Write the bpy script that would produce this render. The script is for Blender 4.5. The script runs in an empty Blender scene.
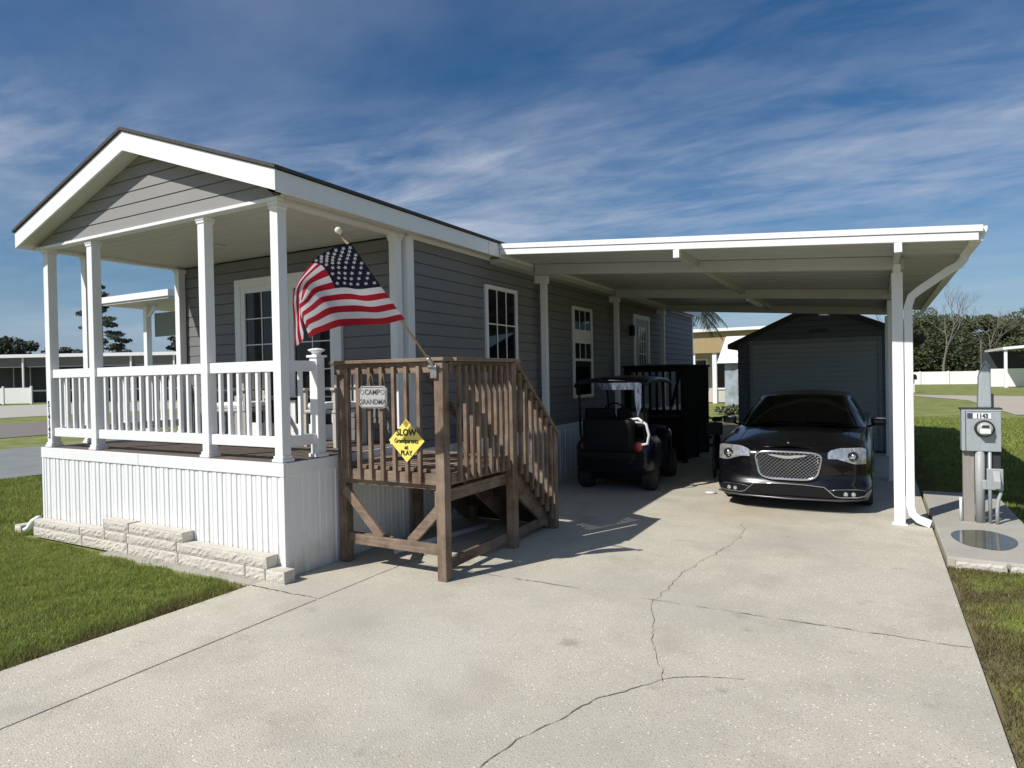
import bpy, bmesh, math, random
from math import sin, cos, pi, sqrt, radians, atan2
from mathutils import Vector, Matrix, noise
random.seed(7)
SC = bpy.context.scene
COL = SC.collection
K = .888                      # scene units per metre for vehicles

# ------------------------------------------------------------------ materials
def mat(name, color, rough=.6, metal=0., spec=.5, n1=None, n2=None, bump=None, coat=0., transl=0., emit=None):
    """n1/n2 = (scale xyz or float, strength, colour2) noise layers; bump = (scale, strength)"""
    m = bpy.data.materials.new(name); m.use_nodes = True
    nt = m.node_tree; N = nt.nodes; L = nt.links
    b = N['Principled BSDF']
    b.inputs['Roughness'].default_value = rough
    b.inputs['Metallic'].default_value = metal
    b.inputs['Specular IOR Level'].default_value = spec
    b.inputs['Coat Weight'].default_value = coat
    b.inputs['Coat Roughness'].default_value = .03
    tc = N.new('ShaderNodeTexCoord')
    rgb = N.new('ShaderNodeRGB'); rgb.outputs[0].default_value = (*color, 1)
    out = rgb.outputs[0]
    for n in (n1, n2):
        if not n: continue
        sc, st, c2 = n
        mp = N.new('ShaderNodeMapping'); L.new(tc.outputs['Object'], mp.inputs[0])
        mp.inputs['Scale'].default_value = sc if isinstance(sc, tuple) else (sc, sc, sc)
        nz = N.new('ShaderNodeTexNoise'); L.new(mp.outputs[0], nz.inputs['Vector'])
        nz.inputs['Scale'].default_value = 1; nz.inputs['Detail'].default_value = 6; nz.inputs['Roughness'].default_value = .65
        r = N.new('ShaderNodeMapRange'); L.new(nz.outputs['Fac'], r.inputs[0])
        r.inputs[1].default_value = .35; r.inputs[2].default_value = .68; r.inputs[4].default_value = st
        mx = N.new('ShaderNodeMix'); mx.data_type = 'RGBA'
        L.new(r.outputs[0], mx.inputs[0]); L.new(out, mx.inputs[6]); mx.inputs[7].default_value = (*c2, 1)
        out = mx.outputs[2]
    L.new(out, b.inputs['Base Color'])
    if bump:
        mp = N.new('ShaderNodeMapping'); L.new(tc.outputs['Object'], mp.inputs[0])
        s = bump[0]; mp.inputs['Scale'].default_value = s if isinstance(s, tuple) else (s, s, s)
        nz = N.new('ShaderNodeTexNoise'); nz.inputs['Scale'].default_value = 1; nz.inputs['Detail'].default_value = 5
        L.new(mp.outputs[0], nz.inputs['Vector'])
        bp = N.new('ShaderNodeBump'); bp.inputs['Strength'].default_value = bump[1]; bp.inputs['Distance'].default_value = .01
        L.new(nz.outputs['Fac'], bp.inputs['Height']); L.new(bp.outputs[0], b.inputs['Normal'])
    if transl:
        t = N.new('ShaderNodeBsdfTranslucent'); L.new(out, t.inputs[0])
        ms = N.new('ShaderNodeMixShader'); ms.inputs[0].default_value = transl
        L.new(b.outputs[0], ms.inputs[1]); L.new(t.outputs[0], ms.inputs[2])
        L.new(ms.outputs[0], N['Material Output'].inputs[0])
    return m

def island_vary(m, amt, dark=.5):
    """multiply the base colour of m by a per-island random value"""
    nt = m.node_tree; N = nt.nodes; L = nt.links; b = N['Principled BSDF']
    src = b.inputs['Base Color'].links[0].from_socket
    g = N.new('ShaderNodeNewGeometry')
    r = N.new('ShaderNodeMapRange'); L.new(g.outputs['Random Per Island'], r.inputs[0])
    r.inputs[3].default_value = 1 - amt * dark * 2; r.inputs[4].default_value = 1 + amt * (1 - dark) * 2
    mx = N.new('ShaderNodeVectorMath'); mx.operation = 'SCALE'
    L.new(src, mx.inputs[0]); L.new(r.outputs[0], mx.inputs['Scale'])
    for l in list(nt.links):
        if l.from_socket == src and l.to_node != mx: 
            ts = l.to_socket; nt.links.remove(l); L.new(mx.outputs[0], ts)
    return m

M = {}
M['white'] = mat('white_vinyl', (.82, .825, .83), .45, n1=(1.3, .3, (.72, .72, .71)), n2=((14, 14, 3), .2, (.64, .63, .60)), bump=(60, .05))
M['skirt'] = mat('white_skirting', (.82, .825, .83), .5, n1=((9, 9, 1.2), .3, (.70, .70, .68)), n2=(30, .12, (.64, .63, .6)), bump=((80, 80, 10), .08))
def splash(m):
    nt = m.node_tree; N = nt.nodes; L = nt.links; b = N['Principled BSDF']; src = b.inputs['Base Color'].links[0].from_socket
    tc = N.new('ShaderNodeTexCoord'); sp = N.new('ShaderNodeSeparateXYZ'); L.new(tc.outputs['Object'], sp.inputs[0])
    nz = N.new('ShaderNodeTexNoise'); nz.inputs['Scale'].default_value = 9; nz.inputs['Detail'].default_value = 7; L.new(tc.outputs['Object'], nz.inputs[0])
    a = N.new('ShaderNodeMath'); a.operation = 'MULTIPLY_ADD'; L.new(nz.outputs['Fac'], a.inputs[0]); a.inputs[1].default_value = -.45; L.new(sp.outputs[2], a.inputs[2])
    r = N.new('ShaderNodeMapRange'); L.new(a.outputs[0], r.inputs[0]); r.inputs[1].default_value = -.25; r.inputs[2].default_value = .12; r.inputs[3].default_value = .55; r.inputs[4].default_value = 0
    mx = N.new('ShaderNodeMix'); mx.data_type = 'RGBA'; L.new(r.outputs[0], mx.inputs[0]); L.new(src, mx.inputs[6]); mx.inputs[7].default_value = (.42, .38, .30, 1)
    L.new(mx.outputs[2], b.inputs['Base Color'])
splash(M['skirt'])
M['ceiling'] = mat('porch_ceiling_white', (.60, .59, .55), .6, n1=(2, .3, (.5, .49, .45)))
M['pan'] = mat('carport_pan_cream', (.52, .52, .50), .5, n1=(1.5, .4, (.43, .43, .40)), n2=((2, 20, 2), .2, (.36, .36, .33)))
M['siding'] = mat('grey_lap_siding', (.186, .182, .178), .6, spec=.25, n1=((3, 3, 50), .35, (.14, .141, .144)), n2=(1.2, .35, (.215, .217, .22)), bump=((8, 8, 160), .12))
M['gable'] = mat('sunlit_lap_siding', (.275, .265, .255), .6, spec=.25, n1=((3, 3, 50), .35, (.225, .217, .208)), n2=(1.2, .3, (.31, .30, .29)), bump=((8, 8, 160), .12))  # same vinyl as the side walls, lightened to paint sunlight on the gable
M['shingle'] = mat('dark_shingle', (.05, .047, .045), .9, n1=(25, .6, (.09, .085, .08)))
M['glass'] = mat('dark_window_glass', (.006, .007, .008), .03, spec=.35)
M['shutter'] = mat('shed_siding_slate', (.11, .125, .14), .5, n1=((3, 3, 40), .3, (.085, .1, .115)))
M['shutdoor'] = mat('shed_door_slate', (.37, .395, .41), .45, n1=(3, .3, (.30, .32, .34)))
M['shedtrim'] = mat('shed_trim_grey', (.24, .26, .27), .5)
M['car'] = mat('black_car_paint', (.003, .003, .004), .25, spec=.25, coat=.5)
M['carglass'] = mat('car_tinted_glass', (.003, .004, .004), .02, spec=.5)
M['blackp'] = mat('black_plastic', (.007, .007, .008), .6, spec=.2)
M['mesh'] = mat('dark_chrome', (.62, .62, .63), .2, metal=1.)
M['chrome'] = mat('chrome', (.75, .75, .76), .12, metal=1.)
M['lamp'] = mat('headlamp_lens', (.62, .62, .62), .1, metal=.6, coat=1., n1=((38, 38, 14), .75, (.16, .16, .17)))
M['lampdark'] = mat('lamp_bezel', (.03, .03, .035), .1, metal=.5, coat=1.)
M['tyre'] = mat('rubber_tyre', (.02, .02, .02), .85)
M['rim'] = mat('wheel_rim', (.5, .5, .52), .25, metal=1.)
M['navy'] = mat('navy_cart_paint', (.002, .003, .009), .35, spec=.3, coat=.25)
M['red'] = mat('red_tail_lens', (.30, .035, .025), .2, coat=.5)
M['cartwhite'] = mat('white_plastic_tube', (.65, .66, .68), .35)
M['clear'] = mat('scuffed_clear_plastic', (.16, .19, .24), .25, n1=((30, 8, 8), 1., (.01, .015, .03)))
M['darkwood'] = mat('dark_stained_wood', (.010, .009, .008), .9, spec=.15, n1=(8, .5, (.035, .028, .022)))
M['galv'] = mat('galvanised_grey', (.44, .48, .50), .42, metal=.25, n1=(9, .5, (.34, .37, .39)), n2=((25, 25, 4), .3, (.28, .29, .29)))
M['conduit'] = mat('grey_conduit', (.38, .39, .38), .5, n1=(12, .4, (.26, .27, .26)))
M['darkbox'] = mat('dark_grey_box', (.03, .032, .036), .5)
M['steel'] = mat('bare_steel', (.5, .5, .5), .35, metal=.9, n1=(20, .6, (.2, .2, .2)))
M['ink'] = mat('black_ink', (.01, .01, .01), .6)
M['yellow'] = mat('yellow_sign', (.82, .68, .14), .5, n1=(12, .35, (.7, .55, .1)))
M['slate'] = mat('carved_slate', (.42, .42, .41), .8, n1=(25, .6, (.3, .3, .29)), bump=(50, .4))
M['cord'] = mat('twine', (.2, .16, .11), .9)
M['red_cloth'] = None
M['pole'] = mat('pale_wood_pole', (.36, .27, .16), .6, n1=((40, 40, 4), .4, (.26, .19, .11)))
M['ball'] = mat('ivory_ball', (.7, .66, .5), .3)
M['stone'] = mat('split_face_block', (.57, .535, .46), .95, n1=(7, .75, (.42, .385, .33)), n2=(60, .5, (.66, .63, .56)), bump=(60, .8))
M['bark'] = mat('tree_bark', (.11, .09, .07), .9, n1=(8, .5, (.06, .05, .04)))
M['bare'] = mat('bare_twigs', (.17, .15, .13), .9)
def leafm(n, c, c2, tr=.25):
    return island_vary(mat(n, c, .7, n1=(.6, .6, c2), transl=tr), .45)
M['leaf_dark'] = leafm('dark_oak_leaves', (.075, .095, .04), (.115, .13, .055))
M['leaf_olive'] = leafm('olive_leaves', (.115, .13, .055), (.075, .092, .04))
M['leaf_pine'] = leafm('pine_needles', (.05, .065, .045), (.075, .085, .055), .15)
M['palm'] = leafm('palm_frond', (.035, .045, .026), (.06, .06, .04), .15)
M['tan'] = mat('tan_roof', (.36, .27, .14), .8, n1=(4, .4, (.28, .2, .1)))
M['cream'] = mat('cream_wall', (.55, .52, .46), .7, n1=(2, .3, (.45, .42, .36)))
M['bluewall'] = mat('pale_blue_wall', (.36, .41, .46), .7, n1=(3.5, .8, (.14, .17, .19)))
M['brown'] = mat('brown_roof', (.16, .11, .085), .9, n1=(3, .5, (.1, .07, .055)))
M['screen'] = mat('dark_insect_screen', (.03, .035, .04), .6)
M['fence'] = mat('white_vinyl_fence', (.8, .8, .79), .5, n1=(.7, .2, (.7, .7, .68)))
M['deckfloor'] = mat('weathered_boards', (.16, .125, .10), .85, n1=((30, 3, 10), .6, (.09, .07, .055)))
M['wicker'] = mat('pale_wicker', (.5, .47, .42), .8, n1=(60, .5, (.3, .28, .25)))
M['cushion'] = mat('white_cushion', (.8, .8, .78), .9)

def wood(name, sc):
    m = mat(name, (.21, .132, .084), .8, n1=(sc, .95, (.055, .034, .024)), n2=(4.5, .75, (.34, .26, .19)), bump=(tuple(x * 1.5 for x in sc), .5))
    return island_vary(m, .32)
M['wz'] = wood('weathered_wood_upright', (55, 55, 3)); M['wx'] = wood('weathered_wood_across', (3, 55, 55)); M['wy'] = wood('weathered_wood_along', (55, 3, 55))

M['dwood'] = mat('shaded_riser_wood', (.05, .035, .026), .9, n1=((3, 55, 55), .8, (.025, .018, .014)))  # darker copy of the stair wood, understructure shade painted in
def concrete():
    m = mat('washed_concrete', (.53, .487, .385), .9, n1=(.9, .55, (.45, .42, .34)), n2=(5, .35, (.56, .525, .435)), bump=(110, .5))
    nt = m.node_tree; N = nt.nodes; L = nt.links; b = N['Principled BSDF']
    src = b.inputs['Base Color'].links[0].from_socket
    tc = N.new('ShaderNodeTexCoord')
    def layer(src, node_fac, lo, hi, st, c2, lo_first=True):
        r = N.new('ShaderNodeMapRange'); L.new(node_fac, r.inputs[0])
        r.inputs[1].default_value = lo; r.inputs[2].default_value = hi; r.inputs[3].default_value = st if lo_first else 0; r.inputs[4].default_value = 0 if lo_first else st
        mx = N.new('ShaderNodeMix'); mx.data_type = 'RGBA'; L.new(r.outputs[0], mx.inputs[0]); L.new(src, mx.inputs[6]); mx.inputs[7].default_value = (*c2, 1)
        return mx.outputs[2]
    for sc, lo, hi, st, c2, keep in ((66, .16, .38, .75, (.66, .63, .55), .5), (110, .14, .36, .7, (.70, .67, .59), .5), (34, .10, .20, 1., (.92, .89, .81), .42), (78, .12, .36, .75, (.20, .18, .145), .5), (37, .07, .17, .8, (.16, .14, .11), .45)):
        mp = N.new('ShaderNodeMapping'); mp.inputs['Location'].default_value = (sc * .37, sc * .11, 0); L.new(tc.outputs['Object'], mp.inputs[0])
        v = N.new('ShaderNodeTexVoronoi'); v.inputs['Scale'].default_value = sc; L.new(mp.outputs[0], v.inputs[0])
        sx_ = N.new('ShaderNodeSeparateXYZ'); L.new(v.outputs['Color'], sx_.inputs[0])
        gt = N.new('ShaderNodeMath'); gt.operation = 'LESS_THAN'; L.new(sx_.outputs[0], gt.inputs[0]); gt.inputs[1].default_value = keep
        of = N.new('ShaderNodeMath'); of.operation = 'ADD'; L.new(v.outputs['Distance'], of.inputs[0]); L.new(gt.outputs[0], of.inputs[1])
        src = layer(src, of.outputs[0], lo, hi, st, c2)
    # broad stains, slightly greener / darker
    for sc, lo, hi, st, c2, loc in ((3.4, .66, .74, .5, (.24, .21, .165), 47), (2.6, .50, .72, .30, (.30, .275, .215), 21), (.9, .52, .62, .25, (.36, .35, .31), 33), (.55, .5, .68, .45, (.33, .31, .255), 3), (1.8, .58, .7, .35, (.32, .285, .215), 9), (.33, .52, .7, .4, (.54, .515, .45), 5)):
        mp = N.new('ShaderNodeMapping'); mp.inputs['Location'].default_value = (loc, loc, 0); L.new(tc.outputs['Object'], mp.inputs[0])
        nz = N.new('ShaderNodeTexNoise'); nz.inputs['Scale'].default_value = sc; nz.inputs['Detail'].default_value = 7; L.new(mp.outputs[0], nz.inputs[0])
        src = layer(src, nz.outputs['Fac'], lo, hi, st, c2, False)
    # rusty tan stain in front of the parked car
    vm = N.new('ShaderNodeVectorMath'); vm.operation = 'DISTANCE'; L.new(tc.outputs['Object'], vm.inputs[0]); vm.inputs[1].default_value = (2.9, 4.1, 0)
    nz = N.new('ShaderNodeTexNoise'); nz.inputs['Scale'].default_value = 3; nz.inputs['Detail'].default_value = 5; L.new(tc.outputs['Object'], nz.inputs[0])
    ad = N.new('ShaderNodeMath'); ad.operation = 'MULTIPLY_ADD'; L.new(nz.outputs['Fac'], ad.inputs[0]); ad.inputs[1].default_value = 1.4; L.new(vm.outputs['Value'], ad.inputs[2])
    src = layer(src, ad.outputs[0], .75, 1.7, .5, (.43, .34, .22))
    L.new(src, b.inputs['Base Color'])
    return m
M['conc'] = concrete()
M['conc2'] = mat('slab_concrete', (.40, .375, .315), .9, n1=(3, .6, (.27, .26, .23)), n2=(70, .5, (.46, .45, .4)), bump=(80, .3))
M['crack'] = mat('crack_brown', (.15, .13, .10), 1., n1=(9, .8, (.26, .235, .185)))  # brown tone for cracks, joint strips and trim seams
M['joint'] = mat('joint_dirt', (.12, .105, .08), 1., n1=(30, .6, (.18, .16, .12)))
M['road'] = mat('street_asphalt', (.235, .25, .235), .9, n1=(1.2, .5, (.13, .145, .14)), n2=(30, .3, (.22, .23, .22)))
M['road2'] = mat('brown_lane', (.21, .18, .165), .9, n1=(1.2, .5, (.17, .15, .14)))
M['sand'] = mat('sandy_drive', (.46, .40, .32), .9, n1=(.5, .5, (.38, .33, .27)))
M['palec'] = mat('pale_drive', (.45, .43, .37), .9, n1=(.5, .4, (.38, .36, .31)))
M['water'] = mat('standing_water', (.10, .097, .07), .06, spec=.22, n1=(6, .6, (.05, .052, .038)))

def grassmat(name, blade):
    m = mat(name, (.265, .33, .08) if blade else (.145, .16, .052), .75, spec=.2, n1=(1.1, .7, (.42, .41, .13)), n2=(7, .5, (.15, .20, .05)), transl=.35 if blade else 0)
    nt = m.node_tree; N = nt.nodes; L = nt.links; b = N['Principled BSDF']
    src = b.inputs['Base Color'].links[0].from_socket
    # dry brown fringe beside the walkway and patches on the right verge
    tc = N.new('ShaderNodeTexCoord'); sp = N.new('ShaderNodeSeparateXYZ'); L.new(tc.outputs['Object'], sp.inputs[0])
    nz = N.new('ShaderNodeTexNoise'); nz.inputs['Scale'].default_value = 4; nz.inputs['Detail'].default_value = 6; L.new(tc.outputs['Object'], nz.inputs[0])
    def fringe(edge_lo, edge_hi, c):
        nonlocal src
        a = N.new('ShaderNodeMath'); a.operation = 'MULTIPLY_ADD'; L.new(nz.outputs['Fac'], a.inputs[0]); a.inputs[1].default_value = .9 if edge_hi > edge_lo else -.9; L.new(sp.outputs[0], a.inputs[2])
        r = N.new('ShaderNodeMapRange'); L.new(a.outputs[0], r.inputs[0]); r.inputs[1].default_value = edge_lo; r.inputs[2].default_value = edge_hi; r.inputs[4].default_value = .85
        mx = N.new('ShaderNodeMix'); mx.data_type = 'RGBA'; L.new(r.outputs[0], mx.inputs[0]); L.new(src, mx.inputs[6]); mx.inputs[7].default_value = (*c, 1)
        # only on the proper side
        g = N.new('ShaderNodeMath'); g.operation = 'LESS_THAN' if edge_hi > edge_lo else 'GREATER_THAN'; L.new(sp.outputs[0], g.inputs[0]); g.inputs[1].default_value = 1.
        mm = N.new('ShaderNodeMix'); mm.data_type = 'RGBA'; L.new(g.outputs[0], mm.inputs[0]); L.new(src, mm.inputs[6]); L.new(mx.outputs[2], mm.inputs[7])
        src = mm.outputs[2]
    fringe(.0, .35, (.13, .09, .05))
    fringe(4.55, 4.25, (.19, .15, .08))
    nz3 = N.new('ShaderNodeTexNoise'); nz3.inputs['Scale'].default_value = 1.9; nz3.inputs['Detail'].default_value = 8; L.new(tc.outputs['Object'], nz3.inputs[0])
    r3 = N.new('ShaderNodeMapRange'); L.new(nz3.outputs['Fac'], r3.inputs[0]); r3.inputs[1].default_value = .40; r3.inputs[2].default_value = .62; r3.inputs[4].default_value = .75
    g3 = N.new('ShaderNodeMapRange'); L.new(sp.outputs[0], g3.inputs[0]); g3.inputs[1].default_value = 3; g3.inputs[2].default_value = 4; m3 = N.new('ShaderNodeMath'); m3.operation = 'MULTIPLY'; L.new(r3.outputs[0], m3.inputs[0]); L.new(g3.outputs[0], m3.inputs[1])
    g4 = N.new('ShaderNodeMapRange'); L.new(sp.outputs[1], g4.inputs[0]); g4.inputs[1].default_value = 12; g4.inputs[2].default_value = 3; m4 = N.new('ShaderNodeMath'); m4.operation = 'MULTIPLY'; L.new(m3.outputs[0], m4.inputs[0]); L.new(g4.outputs[0], m4.inputs[1])
    x3 = N.new('ShaderNodeMix'); x3.data_type = 'RGBA'; L.new(m4.outputs[0], x3.inputs[0]); L.new(src, x3.inputs[6]); x3.inputs[7].default_value = (.17, .135, .07, 1) if blade else (.13, .10, .06, 1); src = x3.outputs[2]
    for l in list(nt.links):
        if l.to_socket == b.inputs['Base Color'] or l.to_node.type == 'BSDF_TRANSLUCENT' and l.to_socket.name == 'Color':
            ts = l.to_socket; nt.links.remove(l); L.new(src, ts)
    if blade: island_vary(m, .4)
    return m
M['turf'] = grassmat('lawn_soil', False); M['blade'] = grassmat('grass_blades', True)

def flagmat():
    m = mat('flag_cloth', (.6, .6, .6), .8, transl=.42); nt = m.node_tree; N = nt.nodes; L = nt.links; b = N['Principled BSDF']
    uv = N.new('ShaderNodeUVMap'); sp = N.new('ShaderNodeSeparateXYZ'); L.new(uv.outputs[0], sp.inputs[0])
    def ma(op, a, bb):
        n = N.new('ShaderNodeMath'); n.operation = op
        for i, v in enumerate((a, bb)):
            if isinstance(v, (int, float)): n.inputs[i].default_value = v
            else: L.new(v, n.inputs[i])
        return n.outputs[0]
    s = ma('FLOOR', ma('MULTIPLY', sp.outputs[1], 13), 0); odd = ma('MODULO', s, 2)
    can = ma('MULTIPLY', ma('LESS_THAN', sp.outputs[1], 7 / 13), ma('LESS_THAN', sp.outputs[0], .4))
    m1 = N.new('ShaderNodeMix'); m1.data_type = 'RGBA'; L.new(odd, m1.inputs[0]); m1.inputs[6].default_value = (.42, .008, .025, 1); m1.inputs[7].default_value = (.72, .7, .74, 1)
    m2 = N.new('ShaderNodeMix'); m2.data_type = 'RGBA'; L.new(can, m2.inputs[0]); L.new(m1.outputs[2], m2.inputs[6]); m2.inputs[7].default_value = (.007, .008, .04, 1)
    for l in list(nt.links):
        if l.to_socket == b.inputs['Base Color'] or (l.to_node.type == 'BSDF_TRANSLUCENT' and l.to_socket.name == 'Color'):
            ts = l.to_socket; nt.links.remove(l); L.new(m2.outputs[2], ts)
    return m
M['flag'] = flagmat(); M['star'] = mat('flag_stars', (.8, .8, .82), .8, transl=.3)

# ------------------------------------------------------------------ mesh helpers
class MB:
    def __init__(s): s.v = []; s.f = []; s.sm = []
    def add(s, vs, fs, smooth=False):
        n = len(s.v); s.v += [tuple(v) for v in vs]; s.f += [tuple(i + n for i in f) for f in fs]; s.sm += [smooth] * len(fs); return s
    def box(s, x0, x1, y0, y1, z0, z1):
        return s.add([(x0, y0, z0), (x1, y0, z0), (x1, y1, z0), (x0, y1, z0), (x0, y0, z1), (x1, y0, z1), (x1, y1, z1), (x0, y1, z1)],
                     [(0, 3, 2, 1), (4, 5, 6, 7), (0, 1, 5, 4), (1, 2, 6, 5), (2, 3, 7, 6), (3, 0, 4, 7)])
    def bar(s, a, b, w, h, up=(0, 0, 1)):
        a = Vector(a); b = Vector(b); d = (b - a).normalized(); u = Vector(up)
        if abs(d.dot(u)) > .98: u = Vector((0, 1, 0))
        r = d.cross(u).normalized(); u = r.cross(d)
        vs = [p + r * sx * w / 2 + u * sz * h / 2 for p in (a, b) for sx, sz in ((-1, -1), (1, -1), (1, 1), (-1, 1))]
        return s.add(vs, [(0, 1, 2, 3), (7, 6, 5, 4), (0, 4, 5, 1), (1, 5, 6, 2), (2, 6, 7, 3), (3, 7, 4, 0)])
    def tube(s, pts, r, n=10, r2=None, cap=True, smooth=True):
        pts = [Vector(p) for p in pts]; rings = []; prev = None
        for i, p in enumerate(pts):
            d = (pts[min(i + 1, len(pts) - 1)] - pts[max(i - 1, 0)]).normalized()
            if prev is None:
                u = Vector((0, 0, 1)) if abs(d.z) < .9 else Vector((1, 0, 0)); prev = d.cross(u).normalized()
            a = (prev - d * prev.dot(d)).normalized(); prev = a; b = d.cross(a)
            rr = r if r2 is None else r + (r2 - r) * i / max(1, len(pts) - 1)
            if isinstance(r, (list, tuple)): rr = r[i]
            rings.append([p + (a * cos(2 * pi * k / n) + b * sin(2 * pi * k / n)) * rr for k in range(n)])
        fs = [(i * n + k, i * n + (k + 1) % n, (i + 1) * n + (k + 1) % n, (i + 1) * n + k) for i in range(len(pts) - 1) for k in range(n)]
        s.add([v for r_ in rings for v in r_], fs, smooth)
        if cap:
            m = len(s.v) - n * len(pts)
            s.f.append(tuple(m + k for k in range(n))[::-1]); s.f.append(tuple(m + (len(pts) - 1) * n + k for k in range(n))); s.sm += [False, False]
        return s
    def lathe(s, c, axis, prof, n=24, smooth=True):
        """prof = [(t along axis, r)]"""
        a = Vector(axis).normalized(); u = a.orthogonal().normalized(); w = a.cross(u); c = Vector(c)
        vs = [c + a * t + (u * cos(2 * pi * k / n) + w * sin(2 * pi * k / n)) * r for t, r in prof for k in range(n)]
        fs = [(i * n + k, i * n + (k + 1) % n, (i + 1) * n + (k + 1) % n, (i + 1) * n + k) for i in range(len(prof) - 1) for k in range(n)]
        fs.append(tuple(range(n))[::-1]); fs.append(tuple((len(prof) - 1) * n + k for k in range(n)))
        s.add(vs, fs, smooth); return s
    def prism(s, poly, axis, t0, t1):
        """poly 2-D in the two remaining axes (order xyz minus axis)"""
        def P(a, b, t): return {'X': (t, a, b), 'Y': (a, t, b), 'Z': (a, b, t)}[axis]
        n = len(poly)
        s.add([P(a, b, t0) for a, b in poly] + [P(a, b, t1) for a, b in poly],
              [tuple(range(n)), tuple(range(2 * n - 1, n - 1, -1))] + [(i, (i + 1) % n + 0, (i + 1) % n + n, i + n)[::-1] for i in range(n)])
        return s
    def grid(s, rows, smooth=True):
        n = len(rows[0]); vs = [p for r in rows for p in r]
        return s.add(vs, [(i * n + k, i * n + k + 1, (i + 1) * n + k + 1, (i + 1) * n + k) for i in range(len(rows) - 1) for k in range(n - 1)], smooth)
    def build(s, name, m, parent=None, bevel=0, fix=True, loc=None, sub=0, merge=0, solid=0):
        me = bpy.data.meshes.new(name); me.from_pydata(s.v, [], s.f); me.polygons.foreach_set('use_smooth', s.sm)
        me.materials.append(m); 
        if fix and len(s.f) < 60000:
            bm = bmesh.new(); bm.from_mesh(me)
            if merge: bmesh.ops.remove_doubles(bm, verts=bm.verts, dist=merge)
            bmesh.ops.recalc_face_normals(bm, faces=bm.faces); bm.to_mesh(me); bm.free()
        o = bpy.data.objects.new(name, me); COL.objects.link(o)
        if parent: 
            o.parent = parent
            if parent.type == 'EMPTY' or True:
                o.matrix_parent_inverse = PINV.get(parent.name, Matrix())
        if loc: o.location = loc
        if solid: q = o.modifiers.new('thick', 'SOLIDIFY'); q.thickness = solid
        if sub: q = o.modifiers.new('sub', 'SUBSURF'); q.levels = q.render_levels = sub
        if bevel: q = o.modifiers.new('bev', 'BEVEL'); q.width = bevel; q.segments = 2; q.limit_method = 'ANGLE'
        return o
PINV = {}
def tag(o, label, cat, group=None):
    o['label'] = label; o['category'] = cat
    if group: o['group'] = group
    return o
def structure(o): o['kind'] = 'structure'; return o
def thing(name, label, cat, loc=(0, 0, 0), group=None, world=True):
    """Empty at the thing's base; with world=True its parts are given in world coordinates"""
    o = bpy.data.objects.new(name, None); COL.objects.link(o); o.location = loc; o.empty_display_size = .2
    if world: PINV[o.name] = Matrix.Translation(-Vector(loc))
    return tag(o, label, cat, group)
def copy_thing(root, loc, label, rot=None):
    r = root.copy(); COL.objects.link(r); r.location = loc; r['label'] = label
    if rot is not None: r.rotation_euler.z = rot
    for ch in list(root.children):
        c = ch.copy(); COL.objects.link(c); c.parent = r; c.matrix_parent_inverse = ch.matrix_parent_inverse.copy()
        for g in ch.children:
            d = g.copy(); COL.objects.link(d); d.parent = c; d.matrix_parent_inverse = g.matrix_parent_inverse.copy()
    return r
def text(name, body, size, m, pos, parent, rotz=0, facing='front', extrude=.002, align='CENTER', sx=1, bold=0):
    cu = bpy.data.curves.new(name, 'FONT'); cu.body = body; cu.size = size; cu.extrude = extrude; cu.align_x = align; cu.align_y = 'CENTER'; cu.offset = bold
    cu.resolution_u = 3
    t = bpy.data.objects.new(name, cu); COL.objects.link(t); bpy.context.view_layer.update()
    me = bpy.data.meshes.new_from_object(t.evaluated_get(bpy.context.evaluated_depsgraph_get()))
    bpy.data.objects.remove(t)
    mt = Matrix.Translation(pos) @ Matrix.Rotation(rotz, 4, 'Z') @ Matrix.Rotation(pi / 2, 4, 'X') @ Matrix.Diagonal((sx, 1, 1, 1))
    me.transform(mt); me.materials.clear(); me.materials.append(m)
    o = bpy.data.objects.new(name, me); COL.objects.link(o); o.parent = parent; o.matrix_parent_inverse = PINV.get(parent.name, Matrix())
    return o

def lap(mb, axis, n0, sgn, z0, z1, urange, course=.125, depth=.018):
    """horizontal lap siding on the plane axis=n0, outward sign sgn; urange(z)->(u0,u1)"""
    def P(u, n, z): return (n0 + sgn * n, u, z) if axis == 'X' else (u, n0 + sgn * n, z)
    z = z0
    while z < z1 - 1e-4:
        t = min(z + course, z1); a, b = urange(z); c, d = urange(t)
        mid = z + (t - z) * .90; e, g = urange(mid)
        mb.add([P(a, depth, z), P(b, depth, z), P(g, depth * .75, mid), P(e, depth * .75, mid), P(c, .003, t), P(d, .003, t)], [(0, 1, 2, 3), (3, 2, 5, 4)])
        mb.add([P(a, 0, z), P(b, 0, z), P(b, depth, z), P(a, depth, z)], [(0, 1, 2, 3)])
        z = t
    return mb
def ribs(mb, axis, n0, sgn, u0, u1, z0, z1):
    """vertical ribbed skirting"""
    def P(u, n, z): return (n0 + sgn * n, u, z) if axis == 'X' else (u, n0 + sgn * n, z)
    prof = [(u0, .0)]; u = u0
    for_ = [(0, .012), (.052, .012), (.058, .003), (.066, .003), (.072, .010), (.118, .010), (.124, .0), (.134, .0), (.140, .006), (.168, .006), (.174, .0), (.182, .0)]
    while u < u1 - .01:
        for du, n in for_:
            if u + du < u1: prof.append((u + du + .0005, n))
        u += .188
    prof.append((u1, .012))
    vs = [P(a, n, z) for a, n in prof for z in (z0, z1)]
    mb.add(vs, [(2 * i, 2 * i + 2, 2 * i + 3, 2 * i + 1) for i in range(len(prof) - 1)])
    return mb

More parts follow.
